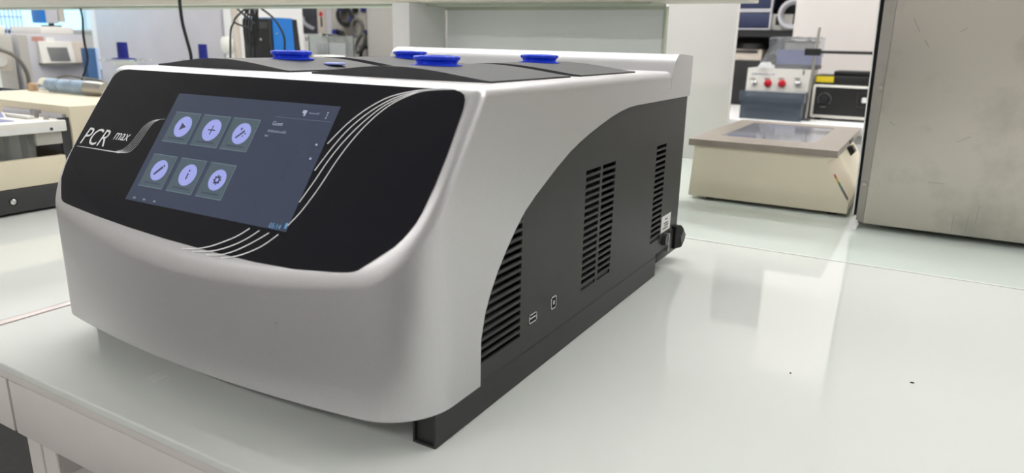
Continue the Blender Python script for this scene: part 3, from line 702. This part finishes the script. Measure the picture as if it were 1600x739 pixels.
tag(MB().box(a.x, c.x, 1.36, 1.42, .004, a.z, .002, 1).box(a.x+.005, c.x-.005, 1.365, 1.415, 0, .004).build('white_box', 'paper'), 'small white box just behind the front left blue knob', 'box')
a, c = W(506, 53, 1, 1.62), W(524, 61, 1, 1.62)
tag(MB().box(a.x, c.x, 1.61, 1.64, c.z, a.z, .003, 2, rot=Matrix.Rotation(math.radians(6), 3, 'Y')).cyl(((a.x+c.x)/2, 1.609, (a.z+c.z)/2), ((a.x+c.x)/2, 1.612, (a.z+c.z)/2), .005, .005, 12, 1).box(a.x+.02, a.x+.026, 1.615, 1.635, 0, c.z).build('black_clamp', ['black', 'chrome']), 'black clamp block on a thin rod beside the clear tank', 'clamp')

# ================================================================== far left along the window wall
LC = -3.2
ct = thing('window_counter', 'white counter along the window wall carrying the white analyser', 'counter', (-3.8, 1.2, FZ))
MB().box(-4.49, LC+.06, -1.0, 2.25, -.04, 0, .003, 2).build('countertop', 'white', ct)
MB().box(-4.47, LC+.02, -.98, 2.23, FZ+.08, -.041).build('cupboards', 'white', ct)
MB().box(-4.45, LC-.03, -.96, 2.21, FZ, FZ+.08).build('plinth', 'charcoal', ct)
# raised instrument shelf under the window, stands on the analyser's row
an = thing('white_analyser', 'pale grey analyser with a grey display and curved ledge below the window', 'instrument', (-3.4, 1.70, 0))
ya, yb_ = 1.560, 1.832
MB().box(-3.60, LC, ya, yb_, .002, .2695, .004, 2).build('case', 'lilacgrey', an)
MB().box(LC, LC+.004, ya+.002, 1.598, .004, .266).build('side_door', 'beigegrey', an)
MB().box(LC+.004, LC+.010, 1.572, 1.580, .105, .135, .002, 1).build('door_latch', 'black', an)
# bulging display fascia
n = 12; fa_ = []
zl, zu = .150, .238
b = MB()
pts = []
for i in range(n+1):
    t_ = i/n; pts.append((LC + .020 + .036*math.sin(PI*t_), 1.632+(1.822-1.632)*t_))
poly = [(LC, 1.632)] + pts + [(LC, 1.822)]
b.prism(poly, 2, .1475, .1545)
b.build('ledge', 'greycable', an)
b = MB(); b.prism([(LC+.002, .155), (LC+.026, .155), (LC+.014, .240), (LC+.002, .242)], 1, 1.634, 1.768); b.build('fascia', 'offwhite', an)
MB().prism([(LC+.002, .155), (LC+.026, .155), (LC+.014, .240), (LC+.002, .242)], 1, 1.769, 1.820).build('beige_fascia', 'beige', an)
b = MB(); fx = lambda z: LC+.026-.012*(z-.155)/.085
b.hull2([(fx(.162), 1.668, .162), (fx(.162), 1.747, .162), (fx(.218), 1.743, .218), (fx(.218), 1.662, .218)], [(fx(.162)+.002, 1.668, .162), (fx(.162)+.002, 1.747, .162), (fx(.218)+.002, 1.743, .218), (fx(.218)+.002, 1.662, .218)])
b.build('grey_display', 'lcd', an)
MB().box(LC, LC+.002, 1.617, 1.663, .242, .260).build('faded_red_label', 'redlabel', an)
MB().box(LC, LC+.002, 1.672, 1.705, .242, .258).build('white_label', 'paper', an)
b2 = thing('beige_instrument', 'beige grey instrument with a round dial at the left picture edge', 'instrument', (-3.4, 1.42, 0))
MB().box(-3.58, LC, 1.30, 1.545, .002, .2635, .004, 2).build('case', 'beigegrey', b2)
MB().box(LC, LC+.003, 1.43, 1.528, .125, .205).build('dial_plate', 'beige', b2)
MB().lathe((LC+.003, 1.485, .168), [(.026, 0), (.024, .012), (.01, .014)], 24, axis=Vector((1, 0, 0))).build('dial', 'offwhite', b2)
b = MB(); b.tube([(LC+.012, 1.47, .215), (LC+.05, 1.52, .185), (LC+.055, 1.553, .12), (LC+.045, 1.556, .04), (LC+.045, 1.556, .008)], .0075, 8)
tag(b.build('grey_hose', 'greycable'), 'grey hose hanging down between the beige instrument and the white analyser', 'hose')
tag(MB().box(-3.58, -3.24, 1.44, 1.545, .2637, .300, .006, 2).build('white_lid_box', 'offwhite'), 'white flat box lying on top of the beige instrument', 'box')
# white boxes and monitor on top of analyser
sh = W(80, 52, 0, -3.3)
tag(MB().box(-3.50, -3.26, 1.690, 1.825, .2697, .3020, .004, 2).build('white_printer', 'offwhite'), 'low white printer on top of the white analyser', 'printer')
mo = thing('grey_monitor', 'small grey and blue monitor seen from the side above the white printer', 'monitor', (-3.35, 1.76, .302))
MB().box(-3.36, -3.30, 1.745, 1.80, .3022, .308).build('monitor_foot', 'charcoal', mo)
MB().box(-3.34, -3.32, 1.765, 1.78, .308, .325).build('monitor_neck', 'charcoal', mo)
MB().box(-3.37, -3.30, 1.738, 1.790, .3155, .46, .003, 2).build('monitor_case', 'lilacgrey', mo)
MB().box(-3.37, -3.298, 1.716, 1.7375, .3155, .46, .003, 2).build('blue_side', 'bluepaint', mo)
MB().box(-3.3695, -3.296, 1.7905, 1.815, .322, .46).build('dark_port_panel', 'beigegrey', mo)
# drying rack on the sill
rk = thing('wire_rack', 'blue grey wire drying rack against the bright window', 'rack', (-3.68, 1.7, 0))
b = MB()
pL, pR = W(0, 22, 0, -3.68), W(32, 22, 0, -3.68)
zlo, zhi = .001, pL.z+.10
for k in range(9):
    y = pL.y-.05 + (pR.y-pL.y+.05)*k/8
    b.cyl((-3.68, y, zlo), (-3.68, y, zhi), .003, .003, 6)
for z in (.02, pL.z-.01, zhi): b.cyl((-3.68, pL.y-.06, z), (-3.68, pR.y+.005, z), .004, .004, 6)
b.build('wires', 'paleblue', rk)
# dark edge of the instrument shelf
tag(MB().box(-3.95, -3.80, 1.62, 1.92, .001, .285, .003, 2).build('navy_case', 'navy'), 'dark case standing behind the white analyser under the window', 'case')
# pale blue window post and blue tower
a, c = W(133, 75, 0, -3.05), W(147, 140, 0, -3.05)
tw = thing('blue_tower', 'narrow blue tower standing on the floor beside the white analyser', 'tower', (-3.12, a.y+.02, FZ))
MB().box(-3.085, -3.05, a.y, a.y+.042, FZ, a.z, .002, 2).build('tower_body', 'midblue', tw)
MB().box(-3.084, -3.06, a.y+.0425, a.y+.060, FZ, a.z-.0).build('pale_side', 'paleblue', tw)
MB().box(-3.085, -3.065, a.y+.0605, a.y+.066, .02, .13).build('black_handle', 'black', tw)

# ================================================================== far partition and pegboard (behind, left of the post)
pt = thing('tall_white_cupboard', 'tall plain white cupboard standing behind the blue capped columns', 'cupboard', (-3.1, 2.45, FZ))
a, m1 = W(151, 50, 1, 2.3), W(346, 50, 1, 2.3)
MB().box(a.x, m1.x, 2.30, 2.75, FZ+.05, 1.2, .003, 2).build('cupboard_door', 'lilacgrey', pt)
MB().box(a.x-.06, a.x-.003, 2.31, 2.74, FZ+.05, 1.2, .003, 2).build('side_post', 'white', pt)
MB().box(m1.x+.006, m1.x+.075, 2.31, 2.74, FZ+.05, 1.2, .003, 2).build('side_post', 'white', pt)
MB().box(a.x-.05, m1.x+.06, 2.34, 2.72, FZ, FZ+.05).build('plinth', 'charcoal', pt)
a = W(366, 50, 1, 2.2); c = W(385, 50, 1, 2.2)
ps = thing('beige_pole', 'slanted beige pole leaning behind the tangled cables', 'pole', (a.x, 2.2, FZ))
b = MB(); b.cyl((a.x+.035, 2.2, FZ), (a.x+.0, 2.2, 1.0), .016, .016, 12); b.build('pole_tube', 'beige', ps)
MB().lathe((a.x-.012, 2.17, .205), [(.018, 0), (.028, .02), (.028, .055), (.02, .07)], 20).build('pole_knob', 'offwhite', ps)
YP = YB-.03
a, c = W(505, 0, 1, YP), W(613, 100, 1, YP)
pg = MB().box(a.x, W(572, 50, 1, YP).x, YP, YB-.001, -.3, 1.1, .003, 1).build('pegboard', 'board')
tag(pg, 'beige pegboard on the back wall hung with coiled cables', 'board')
tag(MB().box(W(574, 50, 1, 3.6).x, W(650, 50, 1, 3.6).x, 3.6, YB-.002, FZ, 1.2, .003, 2).build('beige_cupboard', 'beigegrey'), 'tall beige cupboard beside the pegboard', 'cupboard')
a, c = W(466, 12, 1, YB-.006), W(497, 53, 1, YB-.006)
po = thing('dark_poster', 'dark photographic poster on the back wall beside the blue box', 'poster', ((a.x+c.x)/2, YB, c.z))
MB().box(a.x, c.x, YB-.004, YB-.001, c.z, a.z+.12).build('sheet', 'photo', po)
b = MB(); b.tube([W(473, 27, 1, YB-.005), W(476, 36, 1, YB-.005), W(484, 42, 1, YB-.005), W(492, 46, 1, YB-.005)], .014, 6); b.build('pale_streak', 'smear', po)
a, c = W(466, 54, 1, YB-.006), W(482, 95, 1, YB-.006)
tag(MB().box(a.x, c.x+.12, YB-.004, YB-.001, c.z, a.z).build('white_sheet', 'paper'), 'white paper pinned under the dark poster', 'paper')
a, c = W(498, 12, 1, YB-.006), W(508, 52, 1, YB-.006)
cd = thing('cream_card', 'narrow cream card with a red and black thermometer picture beside the dark poster', 'card', ((a.x+c.x)/2, YB, c.z))
MB().box(a.x-.02, c.x, YB-.0045, YB-.001, c.z, a.z+.1).build('sheet', 'beige', cd)
p = W(501, 22, 1, YB-.007); MB().lathe((p.x, YB-.0046, p.z), [(.018, 0), (.018, .002)], 16, axis=Vector((0, -1, 0))).build('red_mark', 'red', cd)
q_ = W(502, 42, 1, YB-.007); MB().box(p.x-.006, p.x+.010, YB-.0065, YB-.0046, q_.z, p.z-.02).build('black_mark', 'black', cd)
a, c = W(509, 14, 1, YP-.01), W(520, 90, 1, YP-.01)
tag(MB().box(a.x, c.x, YP-.005, YP-.001, c.z, a.z).build('pale_apron', 'lilacgrey'), 'pale lilac sheet hanging beside the cream card', 'sheet')
def coil(cx, cy, rx, ry, k, rad, m, label, tilt=0, dep=0):
    T = []; rnd = random.Random(int(cx*7+cy)); b = MB()
    for j in range(k):
        pts = []
        ox, oy, sx_ = rnd.uniform(-1.2, 1.2), rnd.uniform(-1.2, 1.2), rnd.uniform(.85, 1.1)
        for i in range(15):
            t_ = 2*PI*i/14; x_, y_ = rx*sx_*math.sin(t_), -ry*sx_*math.cos(t_)
            pts.append(W(cx+ox+x_*math.cos(tilt)-y_*math.sin(tilt), cy+oy+x_*math.sin(tilt)+y_*math.cos(tilt), 1, YP-.02-.008*j-dep))
        b.tube(pts, rad, 6, True, 3)
    o = b.build('cable_coil', m)
    tg = tag(o, label, 'cable', 'cable coils on the pegboard')
    p = W(cx, cy-ry, 1, YP)
    tag(MB().cyl((p.x, YP-.05, p.z-.006), (p.x, YP+.001, p.z-.006), .006, .006, 10).lathe((p.x, YP-.05, p.z-.006), [(.02, 0), (.02, .01)], 12, axis=Vector((0, -1, 0))).build('hook', 'navycap'), 'blue hook holding the ' + label.split(' on ')[0].split(' hanging')[0], 'hook', 'blue pegboard hooks')
coil(539, 26, 10, 13, 5, .011, 'cable', 'uppermost thick black cable coil on the pegboard', -.5)
coil(531, 71, 12, 22, 4, .012, 'cable', 'tall black cable coil lowest at left on the pegboard', -.15)
coil(558, 44, 9, 14, 3, .011, 'greycable', 'grey brown cable coil right of the uppermost black coil', -.1, .075)
coil(578, 62, 8, 12, 3, .009, 'greycable', 'thin grey cable coil farthest right on the pegboard', -.2)
coil(573, 88, 9, 14, 3, .010, 'cable', 'black cable coil just above the rear left blue knob', 0, .055)
coil(562, 68, 5, 14, 2, .010, 'greycable', 'narrow grey cable coil in the middle of the pegboard', .35, .115)
for u, v, m, lb in ((555, 13, 'black', 'square black peg high on the pegboard'), (568, 13, 'navycap', 'small blue peg high on the pegboard')):
    p = W(u, v, 1, YP-.01); tag(MB().box(p.x-.022, p.x+.022, YP-.02, YP-.0005, p.z-.022, p.z+.022, .004, 1).build('peg', m), lb, 'peg')

# ================================================================== far right: counter with instruments
fc = thing('far_counter', 'white far counter carrying the instrument with red knobs', 'counter', (-.6, 3.4, FZ))
CY0 = 2.93
MB().box(-1.9, 1.4, CY0, YB-.002, -.032, 0, .002, 2).build('countertop', 'white', fc)
MB().box(-1.88, 1.38, CY0+.03, YB-.01, FZ+.08, -.0325).build('cupboards', 'white', fc)
MB().box(-1.86, 1.36, CY0+.06, YB-.02, FZ, FZ+.08).build('plinth', 'charcoal', fc)
# dark open shelf unit
YS = 3.62
sx0, sx1 = W(1120, 60, 1, YS).x, W(1268, 60, 1, YS).x
su = thing('dark_shelf_unit', 'dark open shelf unit standing on the far counter', 'shelf', ((sx0+sx1)/2, 3.75, 0))
zs = W(1190, 47, 1, YS).z
MB().box(sx0, sx1, YB-.03, YB-.004, .001, 1.25).build('back_board', 'black', su)
MB().box(sx0, sx1, YS, YB-.031, zs-.032, zs, .002, 1).build('shelf_board', 'black', su)
MB().box(sx0, sx1, YS, YB-.031, .80, .83).build('shelf_board', 'black', su)
for x in (sx0-.02, sx1): MB().box(x, x+.02, YS, YB-.004, .001, 1.25).build('side_board', 'black', su)
x0, x1 = W(1140, 30, 1, YS+.02).x, W(1205, 30, 1, YS+.02).x; hz = W(1190, 16, 1, YS).z - zs
for k in range(2):
    T = thing('navy_case', ('navy instrument case with silver edging resting on the dark shelf', 'navy instrument case with silver edging stacked on the lower case')[k], 'case', ((x0+x1)/2, YS+.15, zs+k*hz), 'navy cases on the dark shelf')
    zb = zs + k*hz + .0005
    MB().box(x0+.005, x1-.008, YS+.022, YS+.28, zb+.008, zb+hz-.009, .006, 2).build('case_body', 'navy', T)
    b = MB(); b.box(x0, x1, YS+.018, YS+.045, zb, zb+.0075, .002, 1); b.box(x0, x1, YS+.018, YS+.045, zb+hz-.0085, zb+hz-.001, .002, 1); b.box(x1-.0075, x1, YS+.018, YS+.045, zb+.0075, zb+hz-.0085)
    b.build('silver_edging', 'lilacgrey', T)
a, c = W(1207, 22, 1, YS+.05), W(1227, 44, 1, YS+.05)
wm = thing('small_white_meter', 'small white meter box right of the navy cases', 'meter', ((a.x+c.x)/2, YS+.1, zs))
MB().box(a.x, c.x+.03, YS+.05, YS+.17, zs+.0005, a.z, .004, 2).build('case', 'offwhite', wm)
MB().box(a.x+.018, a.x+.035, YS+.047, YS+.0505, zs+.025, zs+.065).build('dark_window', 'black', wm)
b = MB(); ctr = W(1240, 26, 1, YS+.03); Rr = ctr.x - W(1219, 26, 1, YS+.03).x
for j in range(2):
    b.tube([(ctr.x+(Rr-.006*j)*math.cos(2*PI*i/20), YS+.015+.014*j, zs+Rr+.011+(Rr-.006*j)*math.sin(2*PI*i/20)) for i in range(21)], .010, 8, True, 3)
tag(b.build('hose_coil', 'lilacgrey'), 'pale blue grey coil of hose leaning on the dark shelf', 'hose')
# beige device and black case under the shelf
YD = 3.66
a, c = W(1140, 76, 1, YD), W(1189, 95, 1, YD)
tb_, te = W(1150, 96, 1, YD), W(1196, 150, 1, YD)
tag(MB().box(a.x-.05, te.x, YD, YB-.04, .001, c.z-.001, .006, 2).build('black_case', 'black'), 'black case standing on the far counter under the beige device', 'case')
bd = thing('beige_device', 'beige device with a dark display strip lying on the black case', 'instrument', ((a.x+c.x)/2, YD+.1, c.z))
MB().box(a.x-.03, c.x, YD+.002, YD+.2, c.z, a.z, .004, 2).build('case', 'beige', bd)
MB().box(a.x-.02, c.x-.02, YD-.001, YD+.0025, c.z+.035, a.z-.008).build('dark_display', 'black', bd)
T = MB(); p = W(1172, 72, 1, YD); T.cyl((p.x, YD+.06, a.z+.0005), (p.x, YD+.06, a.z+.026), .075, .070, 28); tag(T.build('round_box', 'black'), 'round black box lying on the beige device', 'box')
# tall white cupboard at the right
YC = 3.50
cx0 = W(1239, 50, 1, YC).x
uc = thing('white_wall_cupboard', 'plain warm white wall cupboard above the black instrument', 'cupboard', (.2, 3.7, .3))
zc0 = W(1300, 150, 1, YC).z
MB().box(cx0, 1.2, YC, YC+.1, .0012, 1.3, .003, 2).build('cupboard_body', 'laminate', uc)
# electrophoresis unit with red knobs
YE = 3.10
a, c = W(1169, 106, 1, YE), W(1262, 150, 1, YE)
eu = thing('red_knob_unit', 'white instrument with two red and two chrome knobs on the far counter', 'instrument', ((a.x+c.x)/2, YE+.1, 0))
zt = a.z
MB().prism([(YE-.012, .004), (YE, zt), (YE+.24, zt), (YE+.24, .004)], 0, a.x, c.x).build('case', 'offwhite', eu)
for u, v, m in ((1179, 129, 'chrome'), (1200, 130, 'red'), (1222, 130.5, 'red'), (1247, 130, 'chrome')):
    p = W(u, v, 1, YE-.005); rr = .015 if m == 'red' else .012
    MB().lathe((p.x, YE-.004, p.z), [(rr, 0), (rr, .008), (rr*.85, .013), (rr*.4, .016)], 24, axis=Vector((0, -1, 0))).build('red_knob' if m == 'red' else 'chrome_knob', m, eu)
p0, p1 = W(1174, 114, 1, YE-.001), W(1208, 117, 1, YE-.001)
b = MB(); x = p0.x; rnd = random.Random(3)
while x < p1.x: w_ = rnd.uniform(.004, .009); b.box(x, x+w_, YE-.0035, YE+.002, p1.z+.001, p0.z-rnd.uniform(0, .002)); x += w_+.002
b.build('blue_lettering', 'violet', eu)
b = MB()
for u in (1176, 1199, 1221, 1246):
    p = W(u, 122.5, 1, YE-.003); b.box(p.x-.012, p.x+.012, YE-.0062, YE, p.z-.001, p.z+.001)
p = W(1256, 113, 1, YE); b.box(p.x-.003, p.x+.003, YE-.004, YE+.002, p.z-.01, p.z+.008)
b.build('small_lettering', 'greycable', eu)
for x in (a.x+.03, c.x-.03): MB().box(x-.01, x+.01, YE+.02, YE+.2, 0, .0042).build('foot', 'black', eu)
# smoked tank in front
YT = 2.97
a, c = W(1156, 141, 1, YT), W(1252, 184, 1, YT)
tk = thing('smoked_tank', 'smoked transparent tank with a lid in front of the red knob unit', 'tank', ((a.x+c.x)/2, YT+.06, 0))
b = MB(); t = .005; x0, x1, z1 = a.x+.008, c.x-.004, a.z-.028
b.box(x0, x1, YT, YT+t, .006, z1); b.box(x0, x1, YT+.10, YT+.10+t, .006, z1); b.box(x0, x0+t, YT+t, YT+.1, .006, z1); b.box(x1-t, x1, YT+t, YT+.1, .006, z1); b.box(x0, x1, YT, YT+.105, .001, .006)
b.build('tank_wall', 'smoke', tk)
b = MB(); zl = z1+.0005; b.box(a.x, c.x, YT-.006, YT-.001, zl-.014, a.z); b.box(a.x, c.x, YT-.001, YT+.108, a.z-.005, a.z); b.box(a.x, a.x+.005, YT-.001, YT+.108, zl-.014, a.z-.005); b.box(c.x-.005, c.x, YT-.001, YT+.108, zl-.014, a.z-.005)
b.build('tank_lid', 'smoke', tk)
MB().box(x0+.012, x1-.012, YT+.02, YT+.09, .0062, .042).build('dark_tray', 'charcoal', tk)
b = MB()
for u in (1187, 1218): p = W(u, 170, 1, YT); b.lathe((p.x, YT+.0195, .034), [(.004, 0), (.003, .003)], 12, axis=Vector((0, -1, 0)))
b.build('tray_screw', 'chrome', tk)
# wrapped blue device on top of the unit
YW = 3.14
a, c = W(1213, 78, 1, YW), W(1276, 104, 1, YW); ze = W(1169, 106, 1, YE).z
ws = thing('wrapped_blue_device', 'blue and grey device wrapped in crumpled clear plastic on the red knob unit', 'instrument', ((a.x+c.x)/2, YW+.06, ze))
MB().box(a.x, c.x, YW, YW+.14, ze+.0006, ze+.018, .002, 1).build('dark_base', 'charcoal', ws)
MB().box(a.x+.002, c.x-.002, YW+.003, YW+.138, ze+.0182, a.z, .003, 2).build('blue_body', 'violet', ws)
a2, c2 = W(1226, 66, 1, YW), W(1272, 76, 1, YW)
MB().box(a2.x, c2.x, YW+.02, YW+.12, a.z+.0005, a2.z, .003, 2).build('grey_platform', 'beigegrey', ws)
MB().box(a2.x-.006, c2.x+.006, YW+.014, YW+.126, a2.z+.0005, a2.z+.005, .001, 1).build('dark_pan', 'charcoal', ws)
b = MB(); tp = W(1206, 57, 1, YW).z; x0, x1 = W(1203, 60, 1, YW).x, W(1282, 60, 1, YW).x
bmx = b.bm; N = 18; grid = {}
rnd = random.Random(5)
def wob(): return rnd.uniform(-.006, .006)
prof = [(-.055, ze+.001), (-.035, ze+.015), (-.012, ze+.06), (-.006, a.z+.01), (-.004, tp-.008), (.01, tp), (.08, tp-.002), (.14, tp), (.155, tp-.02), (.155, ze+.05)]
for i in range(N+1):
    for j, (dy, z) in enumerate(prof):
        sk_ = .03*(1-i/N)*(1-min(1, (z-ze)/.08)) if i < 6 else 0
        grid[i, j] = bmx.verts.new((x0+(x1-x0)*i/N - sk_ + wob()*.5, YW+dy*(1 if j > 3 else (1 if i < 5 else .35))+wob(), z+(wob()*.4 if j else 0)))
for i in range(N):
    for j in range(len(prof)-1): bmx.faces.new((grid[i, j], grid[i+1, j], grid[i+1, j+1], grid[i, j+1]))
b.build('plastic_wrap', 'film', ws, 60)
# lab stand with rod
YR = 3.06
p = W(1281, 43, 1, YR); q_ = W(1366, 80, 1, YR); p2 = W(1276, 81, 1, YR)
ls = thing('lab_stand', 'grey upright lab stand rod with a clamped black arm reaching right', 'stand', (p.x-.002, YR, 0))
MB().cyl((p.x-.012, YR, .008), (p.x, YR, p.z), .0060, .0055, 12).build('upright_rod', 'alu', ls)
MB().box(p.x-.02, p.x+.008, YR-.012, YR+.012, .0004, .008, .002, 1).build('stand_base', 'charcoal', ls)
MB().box(W(1258, 80, 1, YR).x, W(1283, 80, 1, YR).x, YR-.012, YR+.012, p2.z-.014, p2.z+.012, .002, 1).build('clamp', 'black', ls)
MB().cyl((W(1283, 80, 1, YR).x, YR-.002, p2.z), (q_.x, YR-.002, p2.z-.0), .0058, .0058, 12).build('black_arm', 'black', ls)
# black instrument in cream case, black device on top
YK = 3.12
a, c = W(1271, 132, 1, YK), W(1375, 178, 1, YK)
ki = thing('dial_power_unit', 'cream cased instrument with a black front, dial and white switch on the far counter', 'instrument', (a.x+.12, YK+.1, 0))
zt, zb = a.z, .010
x0, x1 = a.x, a.x+.30
MB().box(x0, x1, YK, YK+.24, zb, zt, .005, 2).build('case', 'offwhite', ki)
MB().box(x0+.011, x1-.008, YK-.002, YK+.001, zb+.012, zt-.008, .0008, 1).build('black_front', 'black', ki)
dp = W(1288, 155, 1, YK-.003)
b = MB()
for i in range(11):
    t_ = math.radians(-30+i*24); ra, rb = .021, .028
    ca, sa = math.cos(t_), math.sin(t_)
    b.box(dp.x+ca*.0245-.0016, dp.x+ca*.0245+.0016, YK-.0032, YK-.0018, dp.z+sa*.0245-.0016, dp.z+sa*.0245+.0016)
b.box(dp.x-.012, dp.x+.008, YK-.0032, YK-.0018, dp.z-.031, dp.z-.029)
b.build('dial_marks', 'smear', ki)
MB().lathe((dp.x, YK-.002, dp.z), [(.017, 0), (.015, .012), (.006, .013)], 24, axis=Vector((0, -1, 0))).build('dial_knob', 'black_plastic', ki)
sp_ = W(1351, 157, 1, YK-.003)
b = MB(); w_ = .028
for q4 in ((sp_.x-w_, sp_.x+w_, sp_.z+w_-.002, sp_.z+w_), (sp_.x-w_, sp_.x+w_, sp_.z-w_, sp_.z-w_+.002), (sp_.x-w_, sp_.x-w_+.002, sp_.z-w_, sp_.z+w_), (sp_.x+w_-.002, sp_.x+w_, sp_.z-w_, sp_.z+w_)): b.box(q4[0], q4[1], YK-.004, YK-.0018, q4[2], q4[3])
b.build('switch_frame', 'charcoal', ki)
MB().box(sp_.x-.010, sp_.x+.009, YK-.007, YK-.0018, sp_.z-.010, sp_.z+.010, .002, 1).build('white_switch', 'paper', ki)
for x in (x0+.03, x1-.03): MB().box(x-.012, x+.012, YK+.01, YK+.2, .0003, .0102).build('foot', 'charcoal', ki)
a3, c3 = W(1274, 120, 1, YK+.02), W(1302, 130, 1, YK+.02); a4 = W(1303, 111, 1, YK+.02)
kd = thing('black_device', 'black device with a yellow label lying on the dial instrument', 'instrument', (a3.x+.1, YK+.12, zt))
z5 = W(1280, 117, 1, YK+.02).z
MB().box(a3.x, a3.x+.28, YK+.02, YK+.2, zt+.0006, z5, .003, 2).build('case', 'black', kd)
MB().box(a4.x, a3.x+.28, YK+.03, YK+.2, z5+.0004, a4.z, .003, 2).build('raised_top', 'black', kd)
MB().box(a3.x+.004, c3.x, YK+.0185, YK+.0205, zt+.010, z5-.004).build('yellow_label', 'yellow', kd)
